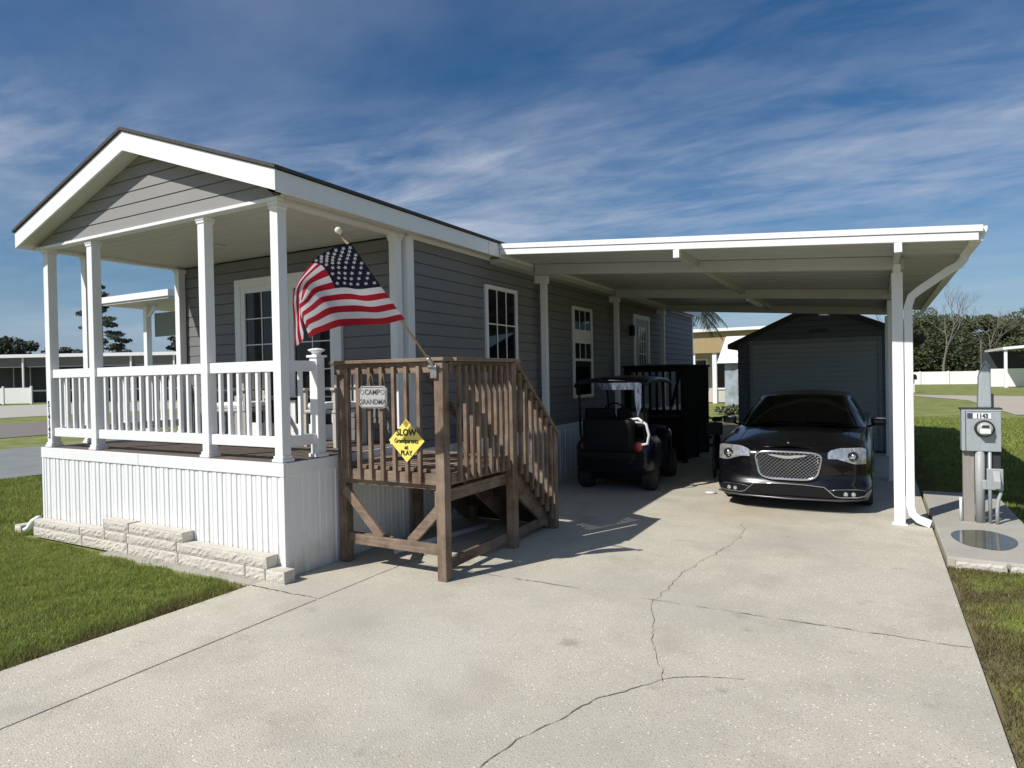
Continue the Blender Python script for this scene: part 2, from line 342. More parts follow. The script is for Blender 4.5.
# ------------------------------------------------------------------ ground and paving
g = MB().add([(-900, -300, -.03), (900, -300, -.03), (900, 1500, -.03), (-900, 1500, -.03)], [(0, 1, 2, 3)]).build('ground', M['turf']); structure(g)
structure(MB().box(.609, 4.67, -9, .80, -.05, 0).build('driveway', M['conc'], bevel=.004))
structure(MB().box(.609, 4.67, .810, 10.7, -.05, 0).build('driveway', M['conc'], bevel=.004))
structure(MB().box(-.13, .600, -9, -.25, -.05, 0).build('walkway', M['conc'], bevel=.006))
structure(MB().box(-.13, .600, -.240, 13, -.05, -.001).build('walkway', M['conc'], bevel=.006))
structure(MB().box(-2.3, -.142, -.21, .3, -.05, -.008).build('path', M['conc2'], bevel=.004))
structure(MB().add([(-.14, -9, -.026), (4.68, -9, -.026), (4.68, 10, -.026), (-.14, 10, -.026)], [(0, 1, 2, 3)]).build('soil', M['joint']))
def crack(pts, w, wob=.012, seed=1):
    rnd = random.Random(seed); P = []
    for (a, b) in zip(pts, pts[1:]):
        n = max(2, int((Vector(b) - Vector(a)).length / .035))
        for i in range(n): P.append(Vector(a).lerp(Vector(b), i / n))
    P.append(Vector(pts[-1])); m = MB(); vs = []
    off = 0
    for i, p in enumerate(P):
        off = off * .8 + rnd.uniform(-wob, wob)
        d = (P[min(i + 1, len(P) - 1)] - P[max(0, i - 1)]).normalized(); nrm = Vector((-d.y, d.x)); ww = w * rnd.uniform(.25, 1.) * (1 if seed < 10 else .8)
        c = p + nrm * off; vs += [(*(c + nrm * ww / 2), .0035), (*(c - nrm * ww / 2), .0035)]
    m.add(vs, [(2 * i, 2 * i + 1, 2 * i + 3, 2 * i + 2) for i in range(len(P) - 1)])
    return structure(m.build('driveway_crack', M['crack']))
crack([(2.75, -1.5), (2.84, -1.08), (2.99, -.71), (3.2, -.39), (3.38, -.25), (3.58, -.2)], .0075, seed=2)
crack([(3.2, -.39), (3.08, -.05), (3.01, .12), (2.9, .5), (2.81, .80)], .0045, seed=3)
crack([(2.80, .815), (2.84, 1.4), (2.87, 1.88), (2.98, 2.5), (3.0, 2.98), (2.95, 3.5)], .006, .016, seed=4)
crack([(.605, -9.), (.605, -3), (.605, .3), (.605, 2.4)], .005, .002, seed=12)
crack([(.62, .806), (1.6, .806), (3, .806), (4.66, .806)], .008, .003, seed=13)
crack([(-.12, -.244), (.59, -.244)], .012, .003, seed=14)
# streets to the left, drives to the right
def sheet(name, pts, z, m): return structure(MB().add([(x, y, z) for x, y in pts], [tuple(range(len(pts)))]).build(name, m))
sheet('road', [(-15.3, -60), (-9, -60), (-9.1, 2.5), (-9.3, 90), (-15.9, 90), (-15.4, 5)], -.012, M['road'])
sheet('road', [(-28, -60), (-19.6, -60), (-19.8, 90), (-28.4, 90)], -.012, M['road2'])
sheet('parking_pad', [(-62, 5), (-35.5, 8), (-34, 20), (-38, 34), (-58, 30)], -.012, M['palec'])
sheet('driveway', [(8.3, 24), (60, 8), (60, 34), (14, 40), (6.3, 44.5), (-3, 46), (-3, 43.5), (6.2, 42.5), (8.2, 36)], -.012, M['sand'])
sheet('driveway', [(13.5, 52), (60, 40), (60, 57), (14.5, 60)], -.010, M['palec'])

# grass blades (stuff): two patches near the camera, thinner ones farther away
def blades(regions, name, label):
    rnd = random.Random(11); vs = []; fs = []; k = 0
    for (x0, x1, y0, y1, n, h, w, test) in regions:
        for _ in range(n):
            x = rnd.uniform(x0, x1); y = rnd.uniform(y0, y1)
            if test and not test(x, y): continue
            a = rnd.uniform(0, 2 * pi); q_ = noise.noise(Vector((x * 2.3, y * 2.3, 0))) + .6 * noise.noise(Vector((x * 9, y * 9, 3))); hh = h * rnd.uniform(.45, 1.15) * max(.35, 1.05 + .75 * q_); le = hh * rnd.uniform(.1, .9); b = rnd.uniform(0, 2 * pi)
            cx, cy = cos(a) * w / 2, sin(a) * w / 2; dx, dy = cos(b) * le, sin(b) * le
            vs += [(x - cx, y - cy, -.03), (x + cx, y + cy, -.03), (x + dx, y + dy, -.03 + hh)]; fs.append((k, k + 1, k + 2)); k += 3
    me = bpy.data.meshes.new(name); me.from_pydata(vs, [], fs); me.materials.append(M['blade'])
    o = bpy.data.objects.new(name, me); COL.objects.link(o); o['kind'] = 'stuff'; tag(o, label, 'grass'); return o
rb = random.Random(5)
edge = [(.03 * sin(i * 1.3) + rb.uniform(-.02, .03)) for i in range(400)]
def left_test(x, y):
    ex = -.125 + edge[int((y + 9) * 20) % 400]
    if x > ex - .02: return False
    if y > -.16 and x > -3.9: return False
    if x > -2.6 and y > -.24 + .05 * sin(x * 9) + (0.0 if x < -1.4 else -.03): return rb.random() < .12
    d = ex - x
    return d > .28 or rb.random() < .35 + d * 2
def vis(x, y):   # rough left frustum edge
    return y > -2.3 - (x + .11) * .38 - .3
blades([(-4.0, -.1, -3.2, .6, 330000, .040, .007, lambda x, y: vis(x, y) and left_test(x, y)),
        (-9.0, -4.0, -1.0, 4.5, 110000, .06, .012, lambda x, y: vis(x, y)),
        (-9.0, -.1, -9.0, 1.0, 190000, .042, .013, lambda x, y: not vis(x, y) and left_test(x, y)),
        (-4.2, -.06, -3.2, .1, 9000, .055, .006, lambda x, y: vis(x, y) and left_test(min(x, -.19), y) and x > -.24 and rb.random() < .9),
        ], 'grass', 'short green lawn grass beside the walkway and white skirting')
blades([(4.68, 6.2, -.9, 2.66, 110000, .030, .007, lambda x, y: x > 4.69 + .02 * sin(y * 7) and (x > 4.85 or rb.random() < .6)),
        (5.46, 8, 2.66, 9, 70000, .05, .011, None),
        (4.69, 5.46, 6.2, 9, 12000, .05, .011, None), (4.69, 9, 9, 22, 60000, .06, .03, None)], 'grass', 'mown grass verge to the right of the driveway')

# ------------------------------------------------------------------ the house
W0 = -3.70; DZ = .94; YW = 1.65; YB = 13.5
house = thing('mobile_home', 'grey lap sided mobile home with white trimmed covered porch', 'house', (-1.87, 6.5, 0))
zE, zP, xL, xR, xP, yF = 3.225, 3.905, -3.75, .2, -1.78, -.2
def zroof(x): return zE + (zP - zE) * (1 - abs(x - xP) / (xR - xP if x > xP else xP - xL))
# walls (lap siding)
w = MB()
lap(w, 'X', 0, 1, .82, 3.06, lambda z: (YW + .09, YB))
lap(w, 'X', W0, -1, .82, 3.06, lambda z: (YW, YB))
lap(w, 'Y', YW, -1, DZ + .005, 3.07, lambda z: (W0 + .05, -.095))
lap(w, 'Y', YB, 1, .82, 3.06, lambda z: (W0, 0))
w.box(W0 + .01, -.004, YW + .01, YB - .01, .8, 3.05)
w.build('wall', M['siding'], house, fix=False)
# gable over the porch
def gr(z):
    hx = (zP - .142 - z) / .351
    return (max(W0, xP - hx), min(-.002, xP + hx))
w = MB(); lap(w, 'Y', 0, -1, 3.085, 3.785, gr, course=.116)
w.prism([(W0 + .02, 3.06), (-.02, 3.06), (-.02, 3.12), (xP, 3.775), (W0 + .02, 3.12)], 'Y', .002, .034)
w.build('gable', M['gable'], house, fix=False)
w = MB(); ribs(w, 'Y', 0, -1, W0, 0, 0, .83); ribs(w, 'X', 0, 1, 0, YB, 0, .83); ribs(w, 'X', W0, -1, 0, YB, 0, .83); ribs(w, 'Y', YB, 1, W0, 0, 0, .83)
w.build('skirting', M['skirt'], house, fix=False)
w = MB(); w.box(W0 - .02, .02, -.022, 0, .826, .935); w.box(.0, .022, .002, YW, .826, .935); w.box(W0 - .022, W0, .002, YW, .826, .935)
w.box(.0, .018, YW, YB, .80, .86); w.box(-.02, .016, -.018, .02, 0, .825); w.box(W0 - .016, W0 + .02, -.018, .02, 0, .825)
w.build('skirt_rail', M['white'], house, bevel=.003)
w = MB()
y = .0
while y < YW: w.box(W0 + .01, -.01, y + .001, min(y + .135, YW), .90, .94); y += .14
w.build('porch_floor', M['deckfloor'], house)
# roof: two slopes with shingles, fascia, soffit
w = MB()
w.add([(xL - .02, yF - .02, zE), (xP, yF - .02, zP + .005), (xR + .02, yF - .02, zE), (xL - .02, YB + .2, zE), (xP, YB + .2, zP + .005), (xR + .02, YB + .2, zE)] +
      [(xL - .02, yF - .02, zE + .028), (xP, yF - .02, zP + .035), (xR + .02, yF - .02, zE + .028), (xL - .02, YB + .2, zE + .028), (xP, YB + .2, zP + .035), (xR + .02, YB + .2, zE + .028)],
      [(0, 1, 4, 3), (1, 2, 5, 4), (6, 9, 10, 7), (7, 10, 11, 8), (0, 6, 7, 1), (1, 7, 8, 2), (3, 4, 10, 9), (4, 5, 11, 10), (0, 3, 9, 6), (2, 8, 11, 5)])
roof = w.build('roof', M['shingle'], house)
w = MB(); FH = .165
w.prism([(xL, zE), (xP, zP), (xR, zE), (xR, zE - FH), (xP, zP - FH - .01), (xL, zE - FH)], 'Y', yF, yF + .02)
w.box(xR - .022, xR, yF + .02, YB + .2, zE - FH, zE - .002); w.box(xL, xL + .022, yF + .02, YB + .2, zE - FH, zE - .002)
w.build('fascia', M['white'], house, bevel=.002)
w = MB()
w.prism([(xL + .02, zE - .10), (xP, zP - .12), (xR - .02, zE - .10), (xR - .02, zE - .125), (xP, zP - .145), (xL + .02, zE - .125)], 'Y', yF + .021, .035)
w.box(0.02, xR - .022, -.0, YB, zE - .14, zE - .125)
for k in range(40): w.box(.03, xR - .03, .2 + k * .33, .205 + k * .33, zE - .145, zE - .139)
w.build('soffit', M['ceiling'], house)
w = MB(); w.box(W0 + .0, -.0, -.035, .06, 3.055, 3.083); w.box(-.09, -.0, .061, YW, 3.05, 3.083); w.box(W0, W0 + .09, .061, YW, 3.05, 3.083)
w.box(-.05, -.0, .0, YW, 3.083, 3.10); w.box(.0, .02, -.03, .05, 3.055, zE - .14); w.box(.0, .178, .036, .046, zE - .14, zE - .04)
w.build('porch_beam', M['white'], house, bevel=.002)
w = MB(); w.box(W0 + .05, -.05, .02, YW, 3.084, 3.10)
for k in range(11): w.box(W0 + .1, -.1, .1 + k * .14, .104 + k * .14, 3.081, 3.0845)
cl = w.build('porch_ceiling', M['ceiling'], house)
w = MB(); w.box(-2.3, -1.95, .80, 1.0, 3.068, 3.082); w.build('ceiling_vent', M['ceiling'], house, bevel=.003)
# porch posts with caps and bases
def post(x, y, nm='porch_post', s=.09, z0=DZ, z1=3.055):
    w = MB(); h = s / 2; w.box(x - h, x + h, y - h, y + h, z0, z1)
    for e, za, zb in ((.014, z1 - .03, z1), (.008, z1 - .055, z1 - .03), (.018, z0, z0 + .025), (.009, z0 + .025, z0 + .05)):
        w.box(x - h - e, x + h + e, y - h - e, y + h + e, za + .0004, zb - .0004)
    return w.build(nm, M['white'], house, bevel=.003)
PX = [-3.575, -2.735, -.975, -.055]
for x in PX: post(x, .045)
post(-3.62, .45); post(-3.62, 1.58); post(-.055, 1.53)
def railing(a, b, ztop=1.77):
    a = Vector(a); b = Vector(b); d = (b - a); L_ = d.length; d.normalize(); w = MB()
    A = lambda t, z: (a.x + d.x * t, a.y + d.y * t, z)
    w.bar(A(0, ztop - .045), A(L_, ztop - .045), .05, .09); w.bar(A(0, 1.10), A(L_, 1.10), .045, .09)
    n = max(1, round(L_ / .118)); 
    for i in range(1, n): w.box(*(lambda p: (p[0] - .016, p[0] + .016, p[1] - .016, p[1] + .016, 1.14, ztop - .088))(A(L_ * i / n, 0)))
    return w.build('railing', M['white'], house, bevel=.002)
for a, b in zip(PX, PX[1:]): railing((a + .045, .045), (b - .045, .045))
railing((-3.62, .09), (-3.62, .405)); railing((-3.62, .495), (-3.62, 1.535)); railing((-.05, .09), (-.05, .385))
w = MB(); x, y = -.05, .43; w.box(x - .045, x + .045, y - .045, y + .045, DZ, 1.80); w.box(x - .06, x + .06, y - .06, y + .06, DZ + .0005, DZ + .03)
w.box(x - .062, x + .062, y - .062, y + .062, 1.80, 1.82); w.lathe((x, y, 1.82), (0, 0, 1), [(0, .045), (.012, .036), (.028, .05), (.038, .072), (.048, .074), (.056, .05), (.062, .01)], 20)
w.build('newel_post', M['white'], house, bevel=.003)
for x0 in (-1.95,): MB().box(x0, x0 + .003, -.0235, -.0215, .828, .933).build('seam', M['crack'], house)
for y0 in (2.95, 6.6, 10.2): MB().box(.2002, .2015, y0, y0 + .003, zE - .163, zE - .004).build('seam', M['crack'], house)
# corner trim and wall trims
w = MB(); w.box(-.085, .024, YW - .024, YW + .085, .935, 3.06); w.build('corner_trim', M['white'], house, bevel=.003)
w = MB(); w.box(W0 - .02, W0 + .05, YW - .03, YW + .06, .935, 3.06); w.build('corner_trim', M['white'], house, bevel=.003)
w = MB(); w.box(-.06, .024, YB - .06, YB + .024, .86, 3.06); w.build('corner_trim', M['white'], house, bevel=.003)
w = MB(); w.box(.0, .026, YW, YB, 3.045, 3.09); w.build('frieze_board', M['white'], house, bevel=.003)
def rect_frame(w, axis, n0, n1, u0, u1, z0, z1, t):
    def B(a, b, c, d):
        if axis == 'X': w.box(min(n0, n1), max(n0, n1), a, b, c, d)
        else: w.box(a, b, min(n0, n1), max(n0, n1), c, d)
    B(u0, u0 + t, z0, z1); B(u1 - t, u1, z0, z1); B(u0 + t, u1 - t, z1 - t, z1); B(u0 + t, u1 - t, z0, z0 + t)
def window(y0, y1, z0, z1, split, cols, rows):
    w = MB(); rect_frame(w, 'X', .004, .045, y0, y1, z0, z1, .05)
    zs = z0 + (z1 - z0) * split; w.box(.022, .040, y0 + .05, y1 - .05, zs - .02, zs + .02)
    fr = w.build('window', M['white'], house, bevel=.002)
    MB().box(.019, .024, y0 + .05, y1 - .05, z0 + .05, z1 - .05).build('pane', M['glass'], fr)
    w = MB()
    for i in range(1, cols): yy = y0 + .05 + (y1 - y0 - .1) * i / cols; w.box(.0245, .031, yy - .008, yy + .008, zs + .02, z1 - .05)
    for i in range(1, rows): zz = zs + .02 + (z1 - .05 - zs - .02) * i / rows; w.box(.0245, .0305, y0 + .05, y1 - .05, zz - .008, zz + .008)
    w.build('muntin', M['white'], fr); return fr
window(3.13, 3.93, 1.42, 2.74, .30, 3, 2)
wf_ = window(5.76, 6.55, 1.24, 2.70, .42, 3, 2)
MB().box(.0242, .0252, 5.82, 6.49, 2.12, 2.34).build('white_reflection', M['cushion'], wf_); MB().box(.0242, .0252, 5.82, 6.49, 2.341, 2.46).build('blue_reflection', mat('sky_reflection_blue', (.10, .17, .30), .7), wf_)  # sky and fascia reflection painted on the pane as two flat strips
# side door with nine small lights
w = MB(); rect_frame(w, 'X', .004, .045, 8.72, 9.72, .90, 2.80, .09); dr = w.build('door', M['white'], house, bevel=.003)
MB().box(.004, .030, 8.81, 9.63, .99, 2.71).build('panel', mat('door_panel_grey', (.35, .35, .34), .5), dr)
MB().box(.031, .034, 8.98, 9.46, 1.75, 2.55).build('pane', M['glass'], dr)
w = MB()
for i in range(4): w.box(.0345, .042, 8.98 + .153 * i, 9.0 + .153 * i, 1.75, 2.55); 
for i in range(4): w.box(.0345, .041, 8.98, 9.46, 1.745 + .26 * i, 1.765 + .26 * i)
w.build('muntin', M['white'], dr)
MB().lathe((.031, 9.56, 1.8), (1, 0, 0), [(0, .012), (.03, .012), (.035, .03), (.06, .028), (.065, .01)], 14).build('door_handle', M['steel'], dr)
MB().box(.03, .12, 8.45, 8.55, 2.35, 2.55).build('wall_lantern', M['blackp'], house, bevel=.01)
# french door on the porch
u0, u1, zt = -2.6, -.88, 2.83
w = MB(); rect_frame(w, 'Y', YW - .055, YW - .004, u0, u1, DZ, zt, .10)
w.box(-1.80, -1.68, YW - .05, YW - .004, DZ + .1, zt - .1); fd = w.build('french_door', M['white'], house, bevel=.004)
w = MB(); 
for a, b in ((u0 + .1, -1.80), (-1.68, u1 - .1)): rect_frame(w, 'Y', YW - .045, YW - .006, a, b, DZ + .1, zt - .1, .07)
w.build('sash', M['white'], fd, bevel=.003)
w = MB(); 
for a, b in ((u0 + .17, -1.87), (-1.61, u1 - .17)): w.box(a, b, YW - .025, YW - .021, DZ + .17, zt - .17)
w.build('pane', M['glass'], fd)
w = MB()
for a, b in ((u0 + .17, -1.87), (-1.61, u1 - .17)):
    w.box((a + b) / 2 - .006, (a + b) / 2 + .006, YW - .032, YW - .0255, DZ + .17, zt - .17)
    for i in range(1, 5): zz = DZ + .17 + (zt - DZ - .34) * i / 5; w.box(a, b, YW - .0315, YW - .0255, zz - .006, zz + .006)
w.build('muntin', M['white'], fd)
# house numerals down the corner post
for i, ch in enumerate('514143'): text('numeral', ch, .085, M['ink'], (-3.575, -.003, 1.40 - i * .068), house, sx=.8, bold=.002)
# white drain elbow at the skirt's left corner
MB().tube([(-3.80, -.01, .16), (-3.80, -.03, .16), (-3.83, -.07, .13), (-3.86, -.10, .06), (-3.88, -.13, .035)], .028, 12).build('drain_pipe', M['white'], house)

# ------------------------------------------------------------------ retaining blocks against the skirt
def rough_block(x0, x1, z0, z1, seed, y0=-.125, y1=-.016, label=''):
    x0 += .0015; x1 -= .0015; z1 -= .0015
    rnd = random.Random(seed); nx = max(3, int((x1 - x0) / .03)); nz = max(3, int((z1 - z0) / .02)); w = MB()
    rows = []
    for j in range(nz + 1):
        r = []
        for i in range(nx + 1):
            e = (i in (0, nx)) or (j in (0, nz))
            r.append((x0 + (x1 - x0) * i / nx + (0 if e else rnd.uniform(-.004, .004)), y0 + (.003 if e else -rnd.uniform(.0, .010)), z0 + (z1 - z0) * j / nz))
        rows.append(r)
    w.grid(rows, False)
    w.add([(x0, y0, z0), (x1, y0, z0), (x1, y1, z0), (x0, y1, z0), (x0, y0, z1), (x1, y0, z1), (x1, y1, z1), (x0, y1, z1)], [(4, 5, 6, 7), (1, 2, 6, 5), (2, 3, 7, 6), (3, 0, 4, 7), (0, 3, 2, 1)])
    o = w.build('retaining_block', M['stone'], merge=.0005); tag(o, label, 'stone block', 'pale split face blocks along the skirting'); return o
BL = [(-.10, .12, -.005, .10, 'small end block of the pale stone row nearest the driveway'),
      (-.34, -.105, -.005, .10, 'bottom course pale block just left of the end block'),
      (-1.22, -.345, -.005, .10, 'long bottom course pale block right of the middle'),
      (-1.98, -1.225, -.005, .10, 'long bottom course pale block below the highest step'),
      (-2.76, -1.985, -.005, .10, 'bottom course pale block left of the middle'),
      (-3.70, -2.765, -.005, .10, 'bottom course pale block at the left end of the row'),
      (-1.24, -.08, .102, .195, 'long second course pale block ending above the end block'),
      (-2.00, -1.245, .102, .195, 'second course pale block under the highest long block'),
      (-2.36, -2.005, .102, .195, 'short second course pale block under the small top block'),
      (-2.80, -2.365, .102, .185, 'second course pale block left of the small top block'),
      (-3.68, -2.805, .102, .175, 'leftmost second course pale block of the row'),
      (-1.96, -1.15, .197, .285, 'longest top course pale block of the stone row'),
      (-2.38, -1.965, .197, .295, 'small top course pale block left of the longest top block')]
for i, (a, b, c, d, l) in enumerate(BL): rough_block(a, b, c, d, i, label=l)
rough_block(-4.16, -4.02, -.01, .07, 40, -.10, .02, label='loose pale block on the grass left of the white drain elbow')
rough_block(4.74, 5.08, -.035, .042, 41, 2.66, 2.74, 'pale edging block under the utility slab nearest the driveway')
rough_block(5.10, 5.46, -.035, .042, 42, 2.66, 2.74, 'right hand pale edging block under the utility slab')

# ------------------------------------------------------------------ carport
cp = thing('carport', 'flat cream aluminium carport roof on white posts over the driveway', 'carport', (2.4, 6.9, 0))
YC0, YC1, XC0, XC1 = 3.2, 10.75, .21, 4.98
def zc(x): return 3.215 - (x - XC0) * (3.215 - 2.83) / (XC1 - XC0)     # top of roof
w = MB(); x = XC0; prof = []
# interlocking pans run across, each .3 wide in Y
y = YC0 + .05; pr_ = []
while y < YC1 - .06:
    pr_ += [(y, -.115), (y + .13, -.115), (y + .14, -.085), (y + .155, -.085), (y + .165, -.115)]; y += .30
pr_.append((YC1 - .05, -.115))
w.add([(x, yy, zc(x) + n) for yy, n in pr_ for x in (XC0, XC1 - .04)], [(2 * i, 2 * i + 2, 2 * i + 3, 2 * i + 1) for i in range(len(pr_) - 1)])
w.add([(XC0, YC0 + .01, zc(XC0) - .01), (XC1, YC0 + .01, zc(XC1) - .01), (XC1, YC1 - .01, zc(XC1) - .01), (XC0, YC1 - .01, zc(XC0) - .01)], [(0, 1, 2, 3)])
w.build('roof', M['pan'], cp, fix=False)
def sl(w, x0, x1, y0, y1, t0, t1):
    """box following the roof slope, t = offset from roof top"""
    w.add([(x0, y0, zc(x0) + t0), (x1, y0, zc(x1) + t0), (x1, y1, zc(x1) + t0), (x0, y1, zc(x0) + t0), (x0, y0, zc(x0) + t1), (x1, y0, zc(x1) + t1), (x1, y1, zc(x1) + t1), (x0, y1, zc(x0) + t1)],
          [(0, 3, 2, 1), (4, 5, 6, 7), (0, 1, 5, 4), (1, 2, 6, 5), (2, 3, 7, 6), (3, 0, 4, 7)])
w = MB(); sl(w, XC0 - .0, XC1, YC0, YC0 + .05, -.125, -.058); sl(w, XC0 - .0, XC1 + .03, YC0 - .012, YC0 + .05, -.052, .005); sl(w, XC0, XC1, YC0 + .012, YC0 + .05, -.0585, -.0515)
w.build('fascia', M['white'], cp, bevel=.002)
w = MB(); sl(w, XC0, XC1, YC1 - .05, YC1, -.125, .0); w.build('fascia', M['white'], cp, bevel=.002)
w = MB(); w.prism([(XC1 - .06, zc(XC1) - .13), (XC1 + .03, zc(XC1) - .13), (XC1 + .07, zc(XC1) - .03), (XC1 + .07, zc(XC1)), (XC1 - .0, zc(XC1)), (XC1 - .06, zc(XC1) - .02)], 'Y', YC0 + .051, YC1)
w.build('gutter', M['white'], cp, bevel=.003)
for yb, hh in ((4.12, .13), (7.2, .145), (10.3, .14)):
    w = MB(); sl(w, XC0 + .02, 4.45, yb - .03, yb + .03, -.12 - hh, -.12); w.build('beam', M['pan'], cp, bevel=.003)
for xb in (2.36, 4.38):
    w = MB(); w.box(xb - .028, xb + .028, YC0 + .055, YC1 - .06, zc(xb) - .20, zc(xb) - .117); w.build('purlin', M['pan'], cp)
    w = MB(); w.box(xb - .032, xb + .032, YC0 - .006, YC0 + .052, zc(xb) - .215, zc(xb) - .128); w.build('end_cap', M['white'], cp, bevel=.002)
w = MB(); w.box(.03, .2, YC0 + .06, YC1, 3.0, 3.06); w.build('ledger', M['pan'], cp)
for yy in (4.12, 7.2, 10.3):
    w = MB(); w.box(4.34, 4.44, yy - .05, yy + .05, .0, zc(4.38) - .285 if yy > 5 else zc(4.38) - .285); w.box(4.32, 4.46, yy - .07, yy + .07, .0005, .012)
    if yy < 5: w.box(4.355, 4.425, yy - .045, yy + .045, zc(4.38) - .285, zc(4.38) - .20)
    w.build('post', M['white'], cp, bevel=.003)
for yy in (4.53, 7.45, 10.35):
    w = MB(); w.box(.10, .18, yy - .04, yy + .04, 0, 2.98); w.box(.02, .20, yy - .055, yy + .055, 2.90, 3.01); w.build('post', M['white'], cp, bevel=.003)
def downspout(yy, x0):
    pts = [(XC1 - .02, yy, zc(XC1) - .12), (XC1 - .02, yy, zc(XC1) - .16), (XC1 - .06, yy, zc(XC1) - .21), (XC1 - .14, yy, zc(XC1) - .25), (x0 + .10, yy, 2.40), (x0 + .03, yy, 2.34), (x0, yy, 2.24), (x0, yy, 1.2), (x0, yy, .20), (x0 + .02, yy, .12), (x0 + .07, yy - .0, .07), (x0 + .17, yy - .02, .035)]
    w = MB(); P = [Vector(p) for p in pts]; rows = []
    for i, p in enumerate(P):
        d = (P[min(i + 1, len(P) - 1)] - P[max(i - 1, 0)]).normalized(); s_ = Vector((0, 1, 0)); n_ = d.cross(s_).normalized()
        rows.append([p + s_ * a * .03 + n_ * b * .038 for a, b in ((-1, -1), (1, -1), (1, 1), (-1, 1), (-1, -1))])
    w.grid(rows, False); o = w.build('downspout', M['white'], cp, merge=.0003, bevel=.005); return o
downspout(4.10, 4.485); downspout(10.3, 4.485)
w = MB(); w.box(2.33, 2.39, 7.6, 9.0, zc(2.36) - .26, zc(2.36) - .205); w.build('white_batten', M['white'], cp)  # plain white strip below the middle purlin

# ------------------------------------------------------------------ wooden entry stairs
st = thing('wooden_stairs', 'weathered wooden entry landing with railing and stairs beside the porch', 'stairs', (.65, 1.4, 0))
def wpost(x, y, z0, z1, s=.085):
    h = s / 2; return MB().box(x - h, x + h, y - h, y + h, z0, z1).build('post', M['wz'], st, bevel=.005)
FX = 1.205; FY = .55
wpost(FX - .005, FY - .03, 0, 1.72); wpost(.085, FY + .06, 0, 1.73); wpost(FX, 1.62, 0, 1.73); wpost(FX + .0, 2.50, 0, 1.04); wpost(.10, 1.62, 0, .80); wpost(.2, 2.5, 0, 1.04)
w = MB(); w.box(.03, FX + .04, FY - .065, FY + .075, 1.735, 1.765); w.build('hand_rail', M['wx'], st, bevel=.005)
w = MB(); w.box(FX - .07, FX + .075, FY + .076, 1.70, 1.735, 1.765); w.build('hand_rail', M['wy'], st, bevel=.005)
w = MB(); w.box(.05, FX - .055, FY - .018, FY + .018, 1.645, 1.732); w.build('rail', M['wx'], st, bevel=.004)
w = MB(); w.box(.13, FX - .055, FY - .02, FY + .018, .745, .835); w.build('rail', M['wx'], st, bevel=.004)
w = MB(); w.box(FX - .018, FX + .018, FY + .05, 1.575, 1.645, 1.732); w.build('rail', M['wy'], st, bevel=.004)
w = MB(); w.box(FX - .02, FX + .018, FY + .05, 1.575, .745, .835); w.build('rail', M['wy'], st, bevel=.004)
def baluster(x, y, z0, z1, dx=0, dy=0):
    return MB().box(x - .017, x + .017, y - .017, y + .017, z0, z1).build('baluster', M['wz'], st, bevel=.004)
for i in range(7): baluster(.215 + i * .128, FY - .036, .765 + random.uniform(-.005, .01), 1.70)
for i in range(9): baluster(FX + .037, .70 + i * .098, .755, 1.70)
# landing
w = MB(); y = FY + .03
while y < 1.62: w.box(.06, FX - .03, y, y + .118, .835, .865); y += .124
w.build('landing_floor', M['wx'], st, bevel=.003)
w = MB(); w.box(.06, FX - .05, FY + .02, FY + .055, .70, .832); w.box(.06, FX - .05, 1.60, 1.635, .70, .832); w.box(.06, .095, FY + .056, 1.598, .70, .832); w.box(.6, .635, FY + .056, 1.598, .70, .832)
w.build('joist', M['wx'], st, bevel=.003)
# lower bracing
w = MB(); w.box(.30, FX - .05, FY - .065, FY - .03, .20, .285); w.build('cross_beam', M['wx'], st, bevel=.004)
w = MB(); w.box(.13, .62, FY + .035, FY + .07, .19, .27); w.build('cross_beam', M['wx'], st, bevel=.004)
MB().bar((.155, FY - .02, .66), (.56, FY - .02, .27), .035, .08).build('brace', M['wx'], st, bevel=.004)
MB().bar((FX - .05, FY - .02, .56), (.86, FY - .02, .27), .035, .08).build('brace', M['wx'], st, bevel=.004)
w = MB(); w.box(FX - .075, FX - .04, FY + .02, 2.46, .05, .14); w.build('sill_beam', M['wy'], st, bevel=.004)
w = MB(); w.box(FX - .10, FX - .05, FY - .02, FY + .04, .50, .70); w.build('block', M['wz'], st, bevel=.004)
# stairs going back
for xs in (.16, .66, FX - .06):
    w = MB(); w.prism([(1.62, .83), (1.62, .58), (2.42, .02), (2.60, .02), (2.60, .10), (1.72, .83)], 'X', xs - .018, xs + .018); w.build('stringer', M['wy'], st, bevel=.003)
for i in range(4):
    z = .70 - i * .17; y = 1.72 + i * .22
    w = MB(); w.box(.10, FX - .03, y, y + .115, z, z + .032); w.box(.10, FX - .03, y + .122, y + .235, z, z + .032); w.build('tread', M['wx'], st, bevel=.003)
w = MB()
for i in range(4):
    z = .70 - i * .17; y = 1.71 + i * .22; w.box(.12, FX - .08, y - .0, y + .012, z - .005, z + .135 if i else .83)
w.box(.12, FX - .08, 2.585, 2.60, .01, .18)
w.build('riser', M['dwood'], st)  # closed boards added to cut off light beneath the landing
w = MB(); w.box(FX - .075, FX - .04, FY + .03, 1.575, .60, .70); w.build('rim_board', M['wy'], st, bevel=.003)
slope = (1.04 - 1.75) / (2.50 - 1.66)
MB().bar((FX, 1.64, 1.755), (FX, 2.56, 1.755 + slope * .92), .12, .03, up=(0, 0, 1)).build('hand_rail', M['wy'], st, bevel=.004)
MB().bar((FX, 1.66, 1.66), (FX, 2.48, 1.66 + slope * .82), .036, .07).build('rail', M['wy'], st, bevel=.004)
MB().bar((FX, 1.66, .86), (FX, 2.48, .86 + slope * .82), .036, .07).build('rail', M['wy'], st, bevel=.004)
for i in range(7):
    y = 1.735 + i * .108; baluster(FX + .037, y, .86 - .12 + slope * (y - 1.66), 1.70 + slope * (y - 1.66))
